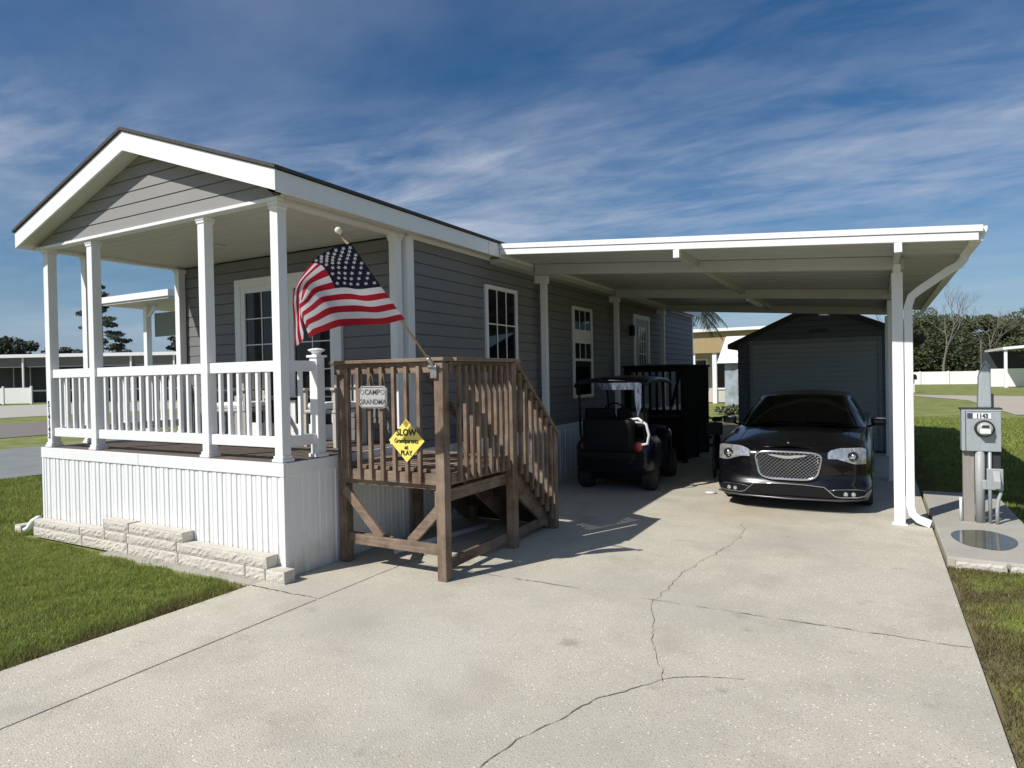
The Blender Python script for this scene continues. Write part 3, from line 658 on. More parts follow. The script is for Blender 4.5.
MB().bar((.14, 1.64, 1.755), (.14, 2.56, 1.755 + slope * .92), .09, .03).build('hand_rail', M['wy'], st, bevel=.004)
# pipe stored under the landing
tag(MB().tube([(.35, .95, .03), (.55, 2.2, .03)], .028, 12).build('plastic_pipe', M['cartwhite']), 'white plastic pipe lying under the wooden stairs', 'pipe')

# ------------------------------------------------------------------ signs on the landing railing
s1 = thing('hanging_sign', 'grey carved CAMP GRANDMA plaque hung by twine on the wooden railing', 'sign', (.535, FY - .07, 1.46))
yy = FY - .068
w = MB(); a, b, c, d, q = .385, .685, 1.36, 1.545, .03
w.prism([(a + q, c), (b - q, c), (b, c + q), (b, d - q), (b - q, d), (a + q, d), (a, d - q), (a, c + q)], 'Y', yy - .012, yy + .010); w.build('plaque', M['slate'], s1, bevel=.004)
w = MB(); pts = [(a + q + .006, c + .010), (b - q - .006, c + .010), (b - .010, c + q + .006), (b - .010, d - q - .006), (b - q - .006, d - .010), (a + q + .006, d - .010), (a + .010, d - q - .006), (a + .010, c + q + .006)]
w.tube([(p[0], yy - .0125, p[1]) for p in pts + pts[:1]], .0028, 6); w.build('border', M['darkbox'], s1)
inkg = mat('engraved_dark', (.09, .09, .09), .8)
text('lettering', 'CAMP', .062, inkg, (.535, yy - .0135, 1.493), s1, bold=.0006); text('lettering', 'GRANDMA', .060, inkg, (.535, yy - .0135, 1.412), s1, bold=.0003, sx=.98)
w = MB()
for sx in (.425, .645): w.tube([(sx + .02 * cos(t), yy - .0135, 1.495 + .018 * sin(t)) for t in [k * pi / 5 for k in range(11)]], .002, 5)
w.build('ornament', inkg, s1)
w = MB()
for x0, xm, x1 in ((.455, .495, .545), (.60, .625, .66)):
    w.tube([(x0, yy, 1.54), (xm, yy + .02, 1.65)], .0025, 6); w.tube([(xm, yy + .02, 1.65), (x1, yy, 1.545)], .0025, 6)
w.build('twine', M['cord'], s1)
s2 = thing('warning_sign', 'yellow diamond sign reading SLOW Grandparents at PLAY on the wooden railing', 'sign', (.875, FY - .07, 1.1))
w = MB(); w.prism([(.875, .925), (1.055, 1.10), (.875, 1.275), (.695, 1.10)], 'Y', yy - .004, yy + .002); w.build('board', M['yellow'], s2, bevel=.0015)
MB().prism([(.875, 1.27), (.905, 1.24), (.875, 1.205), (.845, 1.24)], 'Y', yy - .0055, yy - .0042).build('hood', mat('olive_mark', (.3, .22, .04), .7), s2)
for body, size, z, b_, sx in (('SLOW', .076, 1.165, .0016, .95), ('Grandparents', .052, 1.098, .0006, .84), ('at', .048, 1.047, .0008, 1), ('PLAY', .054, 1.000, .001, .95)):
    text('lettering', body, size, M['ink'], (.875, yy - .006, z), s2, bold=b_, sx=sx)

# ------------------------------------------------------------------ flag
fl = thing('flag', 'American flag on a pale pole leaning out from the wooden railing', 'flag', (1.19, .47, 1.72))
P0 = Vector((1.17, .455, 1.70)); P1 = Vector((1.088, -.445, 2.579))
MB().tube([P0, P1], .009, 12).build('flag_pole', M['pole'], fl)
dpole = (P1 - P0).normalized()
MB().lathe(P1 - dpole * .005, dpole, [(0, .011), (.006, .012), (.016, .021), (.03, .024), (.042, .018), (.05, .004)], 16).build('finial', M['ball'], fl)
w = MB(); w.box(1.14, 1.20, .455, .475, 1.60, 1.70); w.tube([P0 - dpole * .03, P0 + dpole * .09], .02, 12); w.tube([(1.13, .45, 1.69), (1.21, .45, 1.69)], .016, 10); w.build('bracket', M['steel'], fl, bevel=.003)
FLC = [
[(1.121, -0.38, 2.518), (1.011, -0.463, 2.478), (0.892, -0.523, 2.384), (0.787, -0.534, 2.277), (0.671, -0.478, 2.137), (0.546, -0.364, 1.977), (0.452, -0.264, 1.855)] ,
[(1.132, -0.325, 2.457), (1.032, -0.424, 2.442), (0.902, -0.482, 2.386), (0.797, -0.513, 2.286), (0.702, -0.484, 2.156), (0.577, -0.367, 1.998), (0.482, -0.254, 1.866)] ,
[(1.141, -0.267, 2.395), (1.041, -0.371, 2.401), (0.911, -0.44, 2.373), (0.816, -0.487, 2.286), (0.741, -0.484, 2.175), (0.626, -0.378, 2.05), (0.521, -0.249, 1.916)] ,
[(1.151, -0.196, 2.323), (1.041, -0.306, 2.32), (0.911, -0.373, 2.312), (0.836, -0.456, 2.256), (0.791, -0.504, 2.164), (0.706, -0.454, 2.137), (0.571, -0.309, 2.058)] ,
[(1.161, -0.125, 2.249), (1.031, -0.228, 2.234), (0.911, -0.316, 2.241), (0.856, -0.417, 2.205), (0.811, -0.478, 2.143), (0.756, -0.476, 2.099), (0.681, -0.428, 2.081)] ,
[(1.178, -0.022, 2.142), (1.018, -0.096, 2.122), (0.928, -0.23, 2.13), (0.893, -0.377, 2.096), (0.838, -0.444, 2.048), (0.773, -0.454, 2.012), (0.708, -0.42, 1.996)] ,
[(1.195, 0.087, 2.034), (1.035, -0.001, 2.0), (0.965, -0.171, 1.993), (0.93, -0.318, 1.968), (0.855, -0.392, 1.938), (0.78, -0.398, 1.915), (0.725, -0.391, 1.907)] ,
]
FU = [0, .14, .27, .40, .54, .77, 1]; FV = [0, .2, .4, .55, .7, .85, 1]
def spl(xs, ps, t):
    """smooth interpolation through the points ps at parameters xs"""
    i = 0
    while i < len(xs) - 2 and t > xs[i + 1]: i += 1
    h = xs[i + 1] - xs[i]; q = (t - xs[i]) / h
    def tan(k):
        a, b = max(0, k - 1), min(len(xs) - 1, k + 1); return (ps[b] - ps[a]) / (xs[b] - xs[a])
    m0, m1 = tan(i) * h, tan(i + 1) * h; q2, q3 = q * q, q * q * q
    return ps[i] * (2 * q3 - 3 * q2 + 1) + m0 * (q3 - 2 * q2 + q) + ps[i + 1] * (-2 * q3 + 3 * q2) + m1 * (q3 - q2)
FP = [[Vector(p) for p in r] for r in FLC]
def fpos(u, v):   # u down the hoist, v along the fly
    p = spl(FU, [spl(FV, r, v) for r in FP], u)
    return p + Vector((.010 * sin(v * 17 + u * 5) * min(1, v * 4), 0, .004 * sin(v * 21 + u * 3) * min(1, v * 3)))
NU, NV = 78, 100
w = MB(); w.grid([[fpos(i / NU, j / NV) for j in range(NV + 1)] for i in range(NU + 1)])
NF = len(w.f)
for r_ in range(9):
    for c_ in range(6 if r_ % 2 == 0 else 5):
        v0 = .4 * ((1 + 2 * c_ + (r_ % 2)) / 12); u0_ = (7 / 13) * ((r_ + 1) / 10)
        du = (fpos(u0_ + .01, v0) - fpos(u0_ - .01, v0)) / .02; dv = (fpos(u0_, v0 + .01) - fpos(u0_, v0 - .01)) / .02
        nn_ = du.cross(dv).normalized(); c0 = fpos(u0_, v0); du = du.normalized(); dv = (dv - du * dv.dot(du)).normalized()
        for sg in (-1, 1):
            P = [c0 + nn_ * sg * .002 + (dv * sin(2 * pi * k / 10) - du * cos(2 * pi * k / 10)) * (.0155 if k % 2 == 0 else .0075) for k in range(10)]
            w.add([c0 + nn_ * sg * .002] + P, [(0, k + 1, (k + 1) % 10 + 1) for k in range(10)])
cloth = w.build('flag_cloth', M['flag'], fl, fix=False); cloth.data.materials.append(M['star'])
uvl = cloth.data.uv_layers.new(name='UVMap')
for pol in cloth.data.polygons:
    if pol.index >= NF: pol.material_index = 1; continue
    i0 = min(v // (NV + 1) for v in pol.vertices); j0 = min(v % (NV + 1) for v in pol.vertices)
    for li in pol.loop_indices:      # every face keeps one flat stripe index
        vi = cloth.data.loops[li].vertex_index; uvl.data[li].uv = ((j0 + .5) / NV, (i0 + .5) / NU)

# ------------------------------------------------------------------ cars and other vehicles
def interp(t, tab):
    for (a, va), (b, vb) in zip(tab, tab[1:]):
        if t <= b: 
            q = 0 if b == a else max(0, (t - a) / (b - a)); q = q * q * (3 - 2 * q) if False else q
            return va + (vb - va) * q
    return tab[-1][1]
def wheel(parent, x, y, r, wd, rimr, side, spokes=5, m=None):
    w = MB(); w.lathe((x - wd / 2, y, r), (1, 0, 0), [(0, rimr), (0, r * .93), (wd * .12, r), (wd * .88, r), (wd, r * .93), (wd, rimr)], 32)
    ty = w.build('wheel', M['tyre'], parent)
    w = MB(); xf = x + side * wd * .42; w.lathe((xf - .01, y, r), (1, 0, 0), [(0, rimr), (.02, rimr)], 28, False)
    for k in range(spokes):
        a = 2 * pi * k / spokes; w.bar((xf + side * .015, y, r), (xf + side * .015, y + cos(a) * rimr * .95, r + sin(a) * rimr * .95), .05 * r / .33, .012, up=(1, 0, 0))
    w.build('rim', m or M['rim'], ty); return ty
car = thing('parked_car', 'shiny black sedan with chrome mesh grille parked nose out under the carport', 'car', (3.30, 4.30, 0), world=False)
car.scale = (K, K, K)
LN = 5.04
def shoulder(y): return interp(y, [(-1, .80), (.0, .80), (.3, .835), (.8, .895), (1.45, .965), (2.5, .99), (3.8, 1.02), (4.6, 1.04), (5.04, 1.0)])
def crown(y): return interp(y, [(0, .0), (.12, .03), (.5, .055), (1.3, .075), (2, .06), (4, .05), (4.9, .04), (5.04, 0)])
def outline(inset):
    pts = []; w_ = .945; nn = 4.2
    NT = 14
    for i in range(NT + 1):
        th = (pi / 2) * i / NT; x = w_ * max(0, sin(th)) ** (2 / nn); y = .62 * (1 - max(0, cos(th)) ** (2 / nn))
        y += .075 * (x / w_) ** 2 * (1 - i / NT)
        pts.append([x, y])
    for y in (.8, 1.1, 1.45, 1.9, 2.4, 2.9, 3.4, 3.8, 4.2): pts.append([w_ + .005 * sin((y - .8) / 3.4 * pi), y])
    for i in range(8, -1, -1):
        th = (pi / 2) * i / 8; x = w_ * max(0, sin(th)) ** (2 / 3.6); y = LN - .5 * (1 - max(0, cos(th)) ** (2 / 3.6)); pts.append([x, y])
    out = []
    for x, y in pts:
        out.append((x * (1 - inset / .945), y + inset * (1 - 2 * y / LN) if (y < .62 or y > LN - .5) else y))
    return out
lev = [(0, .075), (.03, .03), (.10, .012), (.20, .0), (.33, .0), (.34, .012), (.55, .006), (.72, .0), (.82, .004), (.90, .014), (.955, .034), (.985, .062), (1., .10)]
ZB = .15
rings = []
for fz, ins in lev:
    o_ = outline(ins); r = [(x, y, ZB + (shoulder(y) - ZB) * fz) for x, y in o_]
    rings.append(r + [(-x, y, z) for x, y, z in r[-2:0:-1]])
w = MB(); n = len(rings[0])
w.add([p for r in rings for p in r], [(i * n + k, i * n + (k + 1) % n, (i + 1) * n + (k + 1) % n, (i + 1) * n + k) for i in range(len(rings) - 1) for k in range(n)], True)
top = rings[-1]; half = outline(.10); m_ = len(half); rows = []
for k, (x, y) in enumerate(half):
    z = ZB + (shoulder(y) - ZB); row = []
    for j in range(-8, 9):
        u = j / 8; row.append((x * u, y, z + crown(y) * (1 - abs(u) ** 2.2) + (.010 * math.exp(-((abs(u) - .62) / .08) ** 2) if .3 < y < 1.4 else 0)))
    rows.append(row)
w.grid(rows[1:], True)
k0 = len(w.v); w.add([rows[0][8]] + rows[1], [(0, j + 1, j + 2) for j in range(16)], True)
w.add([p for p in rings[0]], [tuple(range(n))], False)
body = w.build('body', M['car'], car, merge=.002)
# wheel arches cut with cylinders
cut = MB()
for yy in (.93, 3.98): cut.lathe((-1.2, yy, .35), (1, 0, 0), [(0, .385), (2.4, .385)], 40)
co = cut.build('arch_cutter', M['blackp'], fix=True)
bm_ = body.modifiers.new('arches', 'BOOLEAN'); bm_.object = co; bm_.operation = 'DIFFERENCE'; bm_.solver = 'EXACT'
bpy.context.view_layer.update()
dg = bpy.context.evaluated_depsgraph_get(); nm = bpy.data.meshes.new_from_object(body.evaluated_get(dg)); body.modifiers.clear()
if len(nm.polygons) > 200: 
    nm.materials.clear(); nm.materials.append(M['car']); body.data = nm
bpy.data.objects.remove(co)
w = MB()
for s_ in (1, -1):
    P = []
    for q in range(12):
        y = .20 + q * .105; u = .80; z = shoulder(y) + crown(y) * (1 - u ** 2.2) + .002; P.append((s_ * .845 * u * (.97 + .03 * q / 11), y, z))
    w.tube(P, .004, 5)
w.build('hood_gap', M['blackp'], car)
# greenhouse
def cab(h):   # h 0 belt .. 1 roof ; returns outline (half)
    ys0 = [(.0, 1.36), (.48, 1.38), (.77, 1.50), (.865, 1.75), (.865, 2.6), (.85, 3.6), (.80, 4.15), (.60, 4.42), (.3, 4.46), (0, 4.47)]
    ys1 = [(.0, 2.12), (.34, 2.13), (.53, 2.20), (.625, 2.42), (.64, 2.8), (.63, 3.2), (.565, 3.55), (.48, 3.72), (.25, 3.76), (0, 3.77)]
    z0 = [1.03, 1.025, .99, .975, .98, 1.0, 1.02, 1.06, 1.08, 1.085]
    z1 = [1.425, 1.423, 1.412, 1.415, 1.43, 1.43, 1.41, 1.395, 1.40, 1.40]
    bow = sin(h * pi) * .028
    return [((a[0] + (b[0] - a[0]) * h) * (1 + bow), a[1] + (b[1] - a[1]) * h - (bow * .8 if i < 2 else 0), za + (zb - za) * h) for i, (a, b, za, zb) in enumerate(zip(ys0, ys1, z0, z1))]
def mirror(h): return h + [(-x, y, z) for x, y, z in h[-2:0:-1]]
rg = [mirror(cab(h)) for h in (0, .2, .4, .6, .8, .93, 1)]
tp = cab(1); tp = [(x * .93, y + (.05 if i < 4 else -.05 if i > 5 else 0), z + .018) for i, (x, y, z) in enumerate(tp)]; rg.append(mirror(tp))
n = len(rg[0]); w = MB(); w.add([p for r in rg for p in r], [(i * n + k, i * n + (k + 1) % n, (i + 1) * n + (k + 1) % n, (i + 1) * n + k) for i in range(len(rg) - 1) for k in range(n)], True)
rows = []
for x, y, z in tp[1:-1]:
    rows.append([(x * u / 6, y, z + .045 * (1 - (u / 6) ** 2) * min(1, (y - 2.1) * 1.6, (3.85 - y) * 1.6 + .1)) for u in range(-6, 7)])
w.grid([[tp[0]] * 13] + rows + [[tp[-1]] * 13], True)
w.build('roof', M['car'], car, merge=.002)
# windscreen, side and rear glass slightly proud
def glasspatch(nm, idx, h0, h1, off, inset=0):
    rows = []
    for hh in [h0 + (h1 - h0) * k / 6 for k in range(7)]:
        c = cab(hh); r = [c[i] for i in idx]
        if inset: r[-1] = tuple(r[-2][q] + (r[-1][q] - r[-2][q]) * inset for q in range(3))
        r = [tuple(v + o for v, o in zip(p, off(p))) for p in r]
        if idx[0] == 0 or idx[0] == 9: r = [(-x, y, z) for x, y, z in r[:0:-1]] + r
        rows.append(r)
    w = MB(); w.grid(rows, True); return w
glasspatch('w', [0, 1, 2], .05, .94, lambda p: (0, -.006, .005), .80).build('windscreen', M['carglass'], car)
glasspatch('w', [9, 8, 7], .08, .92, lambda p: (0, .006, .005), .8).build('rear_window', M['carglass'], car)
for s_ in (1, -1):
    w = glasspatch('w', [3, 4, 5, 6], .10, .90, lambda p: (.006, 0, .0)); w.v = [(x * s_, y, z) for x, y, z in w.v]; w.build('side_window', M['carglass'], car)
w = MB()
for s_ in (1, -1): w.tube([(s_ * (x + .004), y, z + .004) for x, y, z in [cab(h)[2] for h in (.02, .2, .4, .6, .8, .97)]], .006, 6)
w.build('pillar_trim', mat('satin_pillar', (.25, .25, .26), .3, metal=.8), car)
# seats, mirror and wipers hints
MB().tube([(-.5, 1.40, 1.055), (.02, 1.43, 1.075)], .008, 6).tube([(.1, 1.40, 1.07), (.62, 1.43, 1.06)], .008, 6).build('wiper', M['blackp'], car)
def fy(x): 
    # nose surface y at half-position x
    pts = outline(0)[:14]
    for a, b in zip(pts, pts[1:]):
        if abs(x) <= b[0]: return a[1] + (b[1] - a[1]) * (abs(x) - a[0]) / max(1e-6, b[0] - a[0])
    return pts[-1][1]
# grille
gz0, gz1 = .425, .775
def gpt(u, v): # u -1..1, v 0..1
    wd = .320 + .092 * v ** .8; return (u * wd, fy(u * wd) - .012, gz0 + (gz1 - gz0) * v)
def ring(n=48, sc=1.):
    P = []
    for k in range(n):
        a = 2 * pi * k / n; c, s = cos(a), sin(a); e = 2 / 5.
        u = abs(c) ** e * (1 if c > 0 else -1) * sc; v = .5 + .5 * sc * abs(s) ** e * (1 if s > 0 else -1); P.append(gpt(u, v))
    return P
R_ = ring(); w = MB(); w.tube(R_ + R_[:2], .016, 8, cap=False); gr_ = w.build('grille', M['chrome'], car)
w = MB(); r2 = ring(48, .97); w.add([(x, y + .008, z) for x, y, z in r2], [tuple(range(48))]); w.build('grille_backing', M['blackp'], gr_)
w = MB(); 
def inside(u, v): return abs(u) ** 5 + abs(2 * v - 1) ** 5 < .9
for dgn in (1, -1):
    for c in [i * .11 for i in range(-11, 22)]:
        seg = []
        for t in range(0, 41):
            v = t / 40; u = (c + dgn * v * .9) - .45 * dgn; uu = u * 1.2 - .25
            if inside(uu, v): seg.append(tuple(Vector(gpt(uu, v)) + Vector((0, .002, 0))))
            else:
                if len(seg) > 1: w.tube(seg, .0034, 4)
                seg = []
        if len(seg) > 1: w.tube(seg, .0034, 4)
w.build('mesh', M['mesh'], gr_)
w = MB(); y0 = fy(0) - .045   # winged badge
w.prism([(-.24, .745), (-.10, .735), (-.03, .728), (.03, .728), (.10, .735), (.24, .745), (.20, .722), (.10, .700), (.035, .690), (-.035, .690), (-.10, .700), (-.20, .722)], 'Y', y0, y0 + .02); w.build('badge', M['chrome'], car, bevel=.004)
# headlamps
for s_ in (1, -1):
    nu, nv = 12, 6; rows = []
    for j in range(nv + 1):
        r = []
        for i in range(nu + 1):
            u = i / nu; x = .465 + .42 * u
            zt_ = .775 + .055 * min(1, u * 3) ** .5 + .012 * u; zb_ = .700 - .062 * max(0, min(1, (u - .25) * 2.2)) + .0 * u
            if u > .9: zt_ -= (u - .9) * .25
            z = zb_ + (zt_ - zb_) * j / nv
            r.append((s_ * x, fy(x) - .008 + .05 * ((z - .70) / .14) * (1 if z > .7 else 0) * .8, z))
        rows.append(r)
    hl = MB().grid(rows).build('headlight', M['lamp'], car)
    x = .745; z = .735; w = MB(); w.lathe((s_ * x, fy(x) - .005, z), (0, -1, 0), [(0, .062), (.018, .062), (.018, .048), (.008, .04)], 24); w.build('projector', M['lampdark'], hl)
    MB().lathe((s_ * x, fy(x) - .016, z), (0, -1, 0), [(0, .036), (.012, .03), (.018, .01)], 20).build('lens', M['chrome'], hl)
    # fog lamps
    for xx in (.66, .745):
        w = MB(); w.lathe((s_ * xx, fy(xx) - .004, .262), (0, -1, 0), [(0, .026), (.012, .026), (.014, .018)], 16)
        w.build('fog_lamp', M['lamp'], car)
    w = MB(); rows = [[(s_ * x, fy(x) - .004, z0 + (z1 - z0) * j) for x, z0, z1 in ((.52, .232, .25), (.58, .232, .300), (.70, .232, .31), (.80, .235, .31), (.865, .245, .30))] for j in (0, 1)]
    w.grid(rows, False); w.build('fog_recess', M['blackp'], car)
    # mirrors
    w = MB(); w.box(-.10, .10, -.06, .05, -.055, .065); mo = w.build('mirror', M['car'], car, bevel=.04, loc=(s_ * 1.03, 1.72, 1.06)); mo.matrix_parent_inverse = Matrix()
    MB().bar((s_ * .88, 1.74, .98), (s_ * .98, 1.72, 1.02), .04, .03).build('mirror_arm', M['blackp'], car)
    w = MB(); w.tube([(s_ * .95, 1.655, 1.10), (s_ * 1.03, 1.650, 1.118), (s_ * 1.11, 1.665, 1.108)], .014, 8); w.build('mirror_cap', M['chrome'], car)
# lower intake and chrome blade
w = MB(); rows = [[(x, fy(x) - .005, z0 + (z1 - z0) * j) for x, z0, z1 in ((-.52, .245, .25), (-.40, .235, .335), (-.2, .23, .35), (0, .228, .355), (.2, .23, .35), (.40, .235, .335), (.52, .245, .25))] for j in (0, 1)]
w.grid(rows, False); w.build('lower_intake', M['blackp'], car)
ch = [(-.88, .33), (-.84, .325), (-.66, .322), (-.58, .315), (-.50, .285)]
def chl(pts, r=.009): return [(x, fy(x) - .012, z) for x, z in pts]
w = MB(); a = [(-.875, .30), (-.80, .322), (-.58, .318)]
w.tube(chl([(-.90, .29), (-.86, .235), (-.78, .225), (-.60, .222), (-.54, .235), (-.47, .30), (-.42, .345), (-.2, .362), (0, .366), (.2, .362), (.42, .345), (.47, .30), (.54, .235), (.60, .222), (.78, .225), (.86, .235), (.90, .29)]), .007, 8)
w.tube(chl([(-.47, .30), (-.56, .318), (-.80, .322), (-.88, .30)]), .004, 6); w.tube(chl([(.47, .30), (.56, .318), (.80, .322), (.88, .30)]), .004, 6)
w.build('chrome_trim', M['chrome'], car)
w = MB(); w.tube(chl([(-.90, .195), (-.6, .18), (0, .176), (.6, .18), (.90, .195)]), .011, 8); w.build('chin_lip', mat('dull_lip', (.12, .12, .13), .3, metal=.6), car)
MB().lathe((0, .12, .876), (0, -.3, 1), [(0, .018), (.006, .018)], 12).build('hood_emblem', M['chrome'], car)
for s_ in (1, -1):
    for yy in (.93, 3.98): wheel(car, s_ * .835, yy, .345, .235, .235, s_, 7)
w = MB(); w.box(-.78, .78, .5, 4.6, .16, .5); w.build('underbody', M['blackp'], car)
for s_ in (1, -1):
    MB().box(s_ * .88 - .05, s_ * .88 + .05, 1.9, 2.06, .80, .83).build('door_handle', M['chrome'], car, bevel=.01)

# golf cart, rear toward the camera
ct = thing('golf_cart', 'dark navy golf cart with black rear seat parked beside the house skirting', 'golf cart', (1.02, 4.72, 0), world=False)
ct.rotation_euler.z = radians(4.5); ct.scale = (K * 1.02, K * 1.02, K * 1.05)
w = MB()
sec = []
for y, hw, z0, z1 in ((0, .50, .34, .70), (.05, .56, .28, .78), (.25, .60, .24, .82), (.75, .60, .24, .80), (.80, .58, .24, .34), (1.45, .58, .24, .32), (1.50, .56, .26, .78), (1.9, .54, .28, .86), (2.2, .45, .32, .72), (2.28, .35, .36, .6)):
    sec.append([(-hw * .9, y, z0), (-hw, y, z0 + .08), (-hw, y, z1 - .12), (-hw * .88, y, z1 - .02), (-hw * .5, y, z1), (hw * .5, y, z1), (hw * .88, y, z1 - .02), (hw, y, z1 - .12), (hw, y, z0 + .08), (hw * .9, y, z0), (-hw * .9, y, z0)])
w.grid(sec, True); w.add(sec[0][:10], [tuple(range(10))]); w.add(sec[-1][:10], [tuple(range(10))]); w.build('body', M['navy'], ct, merge=.001)
w = MB(); w.box(-.40, .36, -.16, .12, .42, 1.08); w.build('rear_seat_back', M['blackp'], ct, bevel=.05)
w = MB(); w.box(-.44, .42, -.30, .02, .50, .62); w.build('rear_seat', M['blackp'], ct, bevel=.04)
w = MB(); w.box(-.50, .50, .36, .90, .78, .90); w.build('front_seat', M['blackp'], ct, bevel=.04)
w = MB(); w.box(-.50, -.02, .26, .38, .88, 1.22); w.box(.02, .50, .26, .38, .88, 1.22); w.build('seat_back', M['blackp'], ct, bevel=.04)
for s_ in (-1, 1): MB().tube([(s_ * .47, .18, 1.0), (s_ * .30, .17, 1.02), (s_ * .08, .17, 1.0)], .016, 8).build('grab_rail', M['cartwhite'], ct)
MB().tube([(.28, .05, 1.06), (.42, .02, 1.08), (.54, .0, 1.0), (.58, 0, .85), (.55, .02, .72), (.46, .03, .70)], .02, 10).build('hand_hoop', M['cartwhite'], ct)
w = MB(); rows = []
for y, z in ((-.05, 1.615), (.2, 1.655), (1.0, 1.68), (1.75, 1.65), (1.95, 1.60)): rows.append([(x, y, z + d_) for x, d_ in ((-.56, -.07), (-.53, -.01), (-.3, .02), (0, .03), (.3, .02), (.53, -.01), (.56, -.07))])
w.grid(rows); w.build('canopy', M['navy'], ct, solid=.03)
w = MB(); w.add([(-.10, -.062, 1.50), (.50, -.062, 1.50), (.48, -.055, 1.60), (-.18, -.055, 1.60)], [(0, 1, 2, 3)]); w.build('canopy_flap', M['clear'], ct, solid=.004)
for x_ in (-.50, .50):
    MB().tube([(x_, .08, .78), (x_, .06, 1.2), (x_ * .98, .0, 1.62)], .018, 8).build('strut', M['blackp'], ct)
    MB().tube([(x_, 1.75, .80), (x_ * .96, 1.55, 1.25), (x_ * .96, 1.45, 1.64)], .018, 8).build('strut', M['blackp'], ct)
    MB().lathe((x_ * .80, .03, .665), (0, -1, 0), [(0, .085), (.025, .08), (.04, .05), (.045, .01)], 20).build('tail_light', M['red'], ct).scale = (1, 1, 1)
w = MB(); w.tube([(-.28 + .19 * cos(t), 1.18 + .06 * sin(t), 1.08 + .17 * sin(t)) for t in [k * pi / 12 for k in range(25)]], .013, 8); w.tube([(-.28, 1.2, 1.08), (-.28, 1.6, .8)], .02, 8); w.build('steering_wheel', M['blackp'], ct)
for s_ in (-1, 1):
    for yy in (.38, 1.85): wheel(ct, s_ * .50, yy, .23, .19, .125, s_, 6)
w = MB(); w.box(-.45, .45, .3, 2.0, .14, .3); w.build('chassis', M['blackp'], ct)
w = MB(); w.add([(.38, -.07, 1.60), (.50, -.07, 1.58), (.49, -.09, 1.25), (.44, -.10, 1.10), (.41, -.09, 1.3)], [(0, 1, 2, 3, 4)]); w.build('hanging_cover', M['clear'], ct, solid=.01)

# dark landing at the side door
dl = thing('side_landing', 'dark wooden landing with slatted railing at the side door behind the golf cart', 'stairs', (.68, 8.9, 0))
w = MB(); w.box(.05, 1.2, 8.0, 9.8, .76, .82); w.build('floor', M['darkwood'], dl)
for x, y in ((1.17, 8.03), (1.17, 9.78), (.12, 8.03), (1.17, 8.9)): MB().box(x - .045, x + .045, y - .045, y + .045, 0, 1.73).build('post', M['darkwood'], dl)
w = MB(); w.box(.05, 1.24, 7.95, 8.08, 1.73, 1.765); w.box(.08, 1.12, 8.0, 8.035, 1.64, 1.73); w.box(.08, 1.12, 8.0, 8.035, .86, .95); w.build('rail', M['darkwood'], dl)
w = MB(); w.box(1.13, 1.25, 8.081, 9.84, 1.73, 1.765); w.box(1.16, 1.195, 8.08, 9.74, 1.64, 1.73); w.box(1.16, 1.195, 8.08, 9.74, .86, .95); w.build('rail', M['darkwood'], dl)
for i in range(8): MB().box(.17 + i * .125, .21 + i * .125, 7.975, 8.0, .84, 1.72).build('baluster', M['darkwood'], dl)
for i in range(20): MB().box(1.2, 1.225, 8.12 + i * .083, 8.17 + i * .083, .60, 1.72).build('baluster', M['darkwood'], dl)
MB().bar((.95, 8.02, 1.0), (1.12, 8.02, 1.66), .03, .05).build('brace', M['darkwood'], dl)
w = MB(); w.box(1.17, 1.195, 8.0, 9.8, .05, .76); w.box(.08, 1.16, 8.0, 8.03, .05, .76); w.build('apron', M['darkwood'], dl)
for i in range(4): MB().box(.12, 1.12, 9.86 + i * .24, 10.12 + i * .24, .60 - i * .19, .64 - i * .19).build('tread', M['darkwood'], dl)

# bicycle between landing and car
bk = thing('bicycle', 'dark bicycle parked between the side landing and the black car', 'bicycle', (1.95, 7.0, 0), world=False)
bk.rotation_euler.z = radians(8)
for y in (-.45, .45):
    w = MB(); w.tube([(0, y + .29 * cos(t), .30 + .29 * sin(t)) for t in [k * pi / 16 for k in range(33)]], .017, 8, cap=False); wh = w.build('wheel', M['tyre'], bk)
    w = MB(); 
    for k in range(12): a = k * pi / 6; w.tube([(0, y, .30), (0, y + .28 * cos(a), .30 + .28 * sin(a))], .0018, 4)
    w.build('spokes', M['steel'], wh)
w = MB(); 
for a, b in (((0, -.45, .30), (0, -.33, .80)), ((0, -.36, .70), (0, .08, .32)), ((0, -.35, .76), (0, .18, .72)), ((0, .08, .32), (0, .20, .80)), ((0, .08, .32), (0, .45, .30)), ((0, .45, .30), (0, .19, .72))): w.tube([a, b], .016, 8)
w.build('frame', M['blackp'], bk)
MB().tube([(-.28, -.22, .97), (-.22, -.30, .95), (-.05, -.33, .90), (.05, -.33, .90), (.22, -.30, .95), (.28, -.22, .97)], .013, 8).tube([(0, -.33, .78), (0, -.33, .92)], .014, 8).build('handlebar', M['blackp'], bk)
MB().box(-.08, .08, .10, .34, .82, .88).build('saddle', M['blackp'], bk, bevel=.025)
MB().tube([(0, .08, .32), (.08, .08, .32), (.08, .20, .26)], .01, 6).build('crank', M['steel'], bk)
MB().box(-.12, .12, -.60, -.40, .66, .84).build('basket', M['blackp'], bk, bevel=.01)

# low patio lamp lying on the drive
tag(MB().lathe((2.25, 5.15, 0.004), (0, 0, 1), [(0, .07), (.012, .075), (.022, .05), (.026, .01)], 20).build('drain_cap', M['cartwhite']), 'small round pale cap on the concrete beside the black car', 'cap')

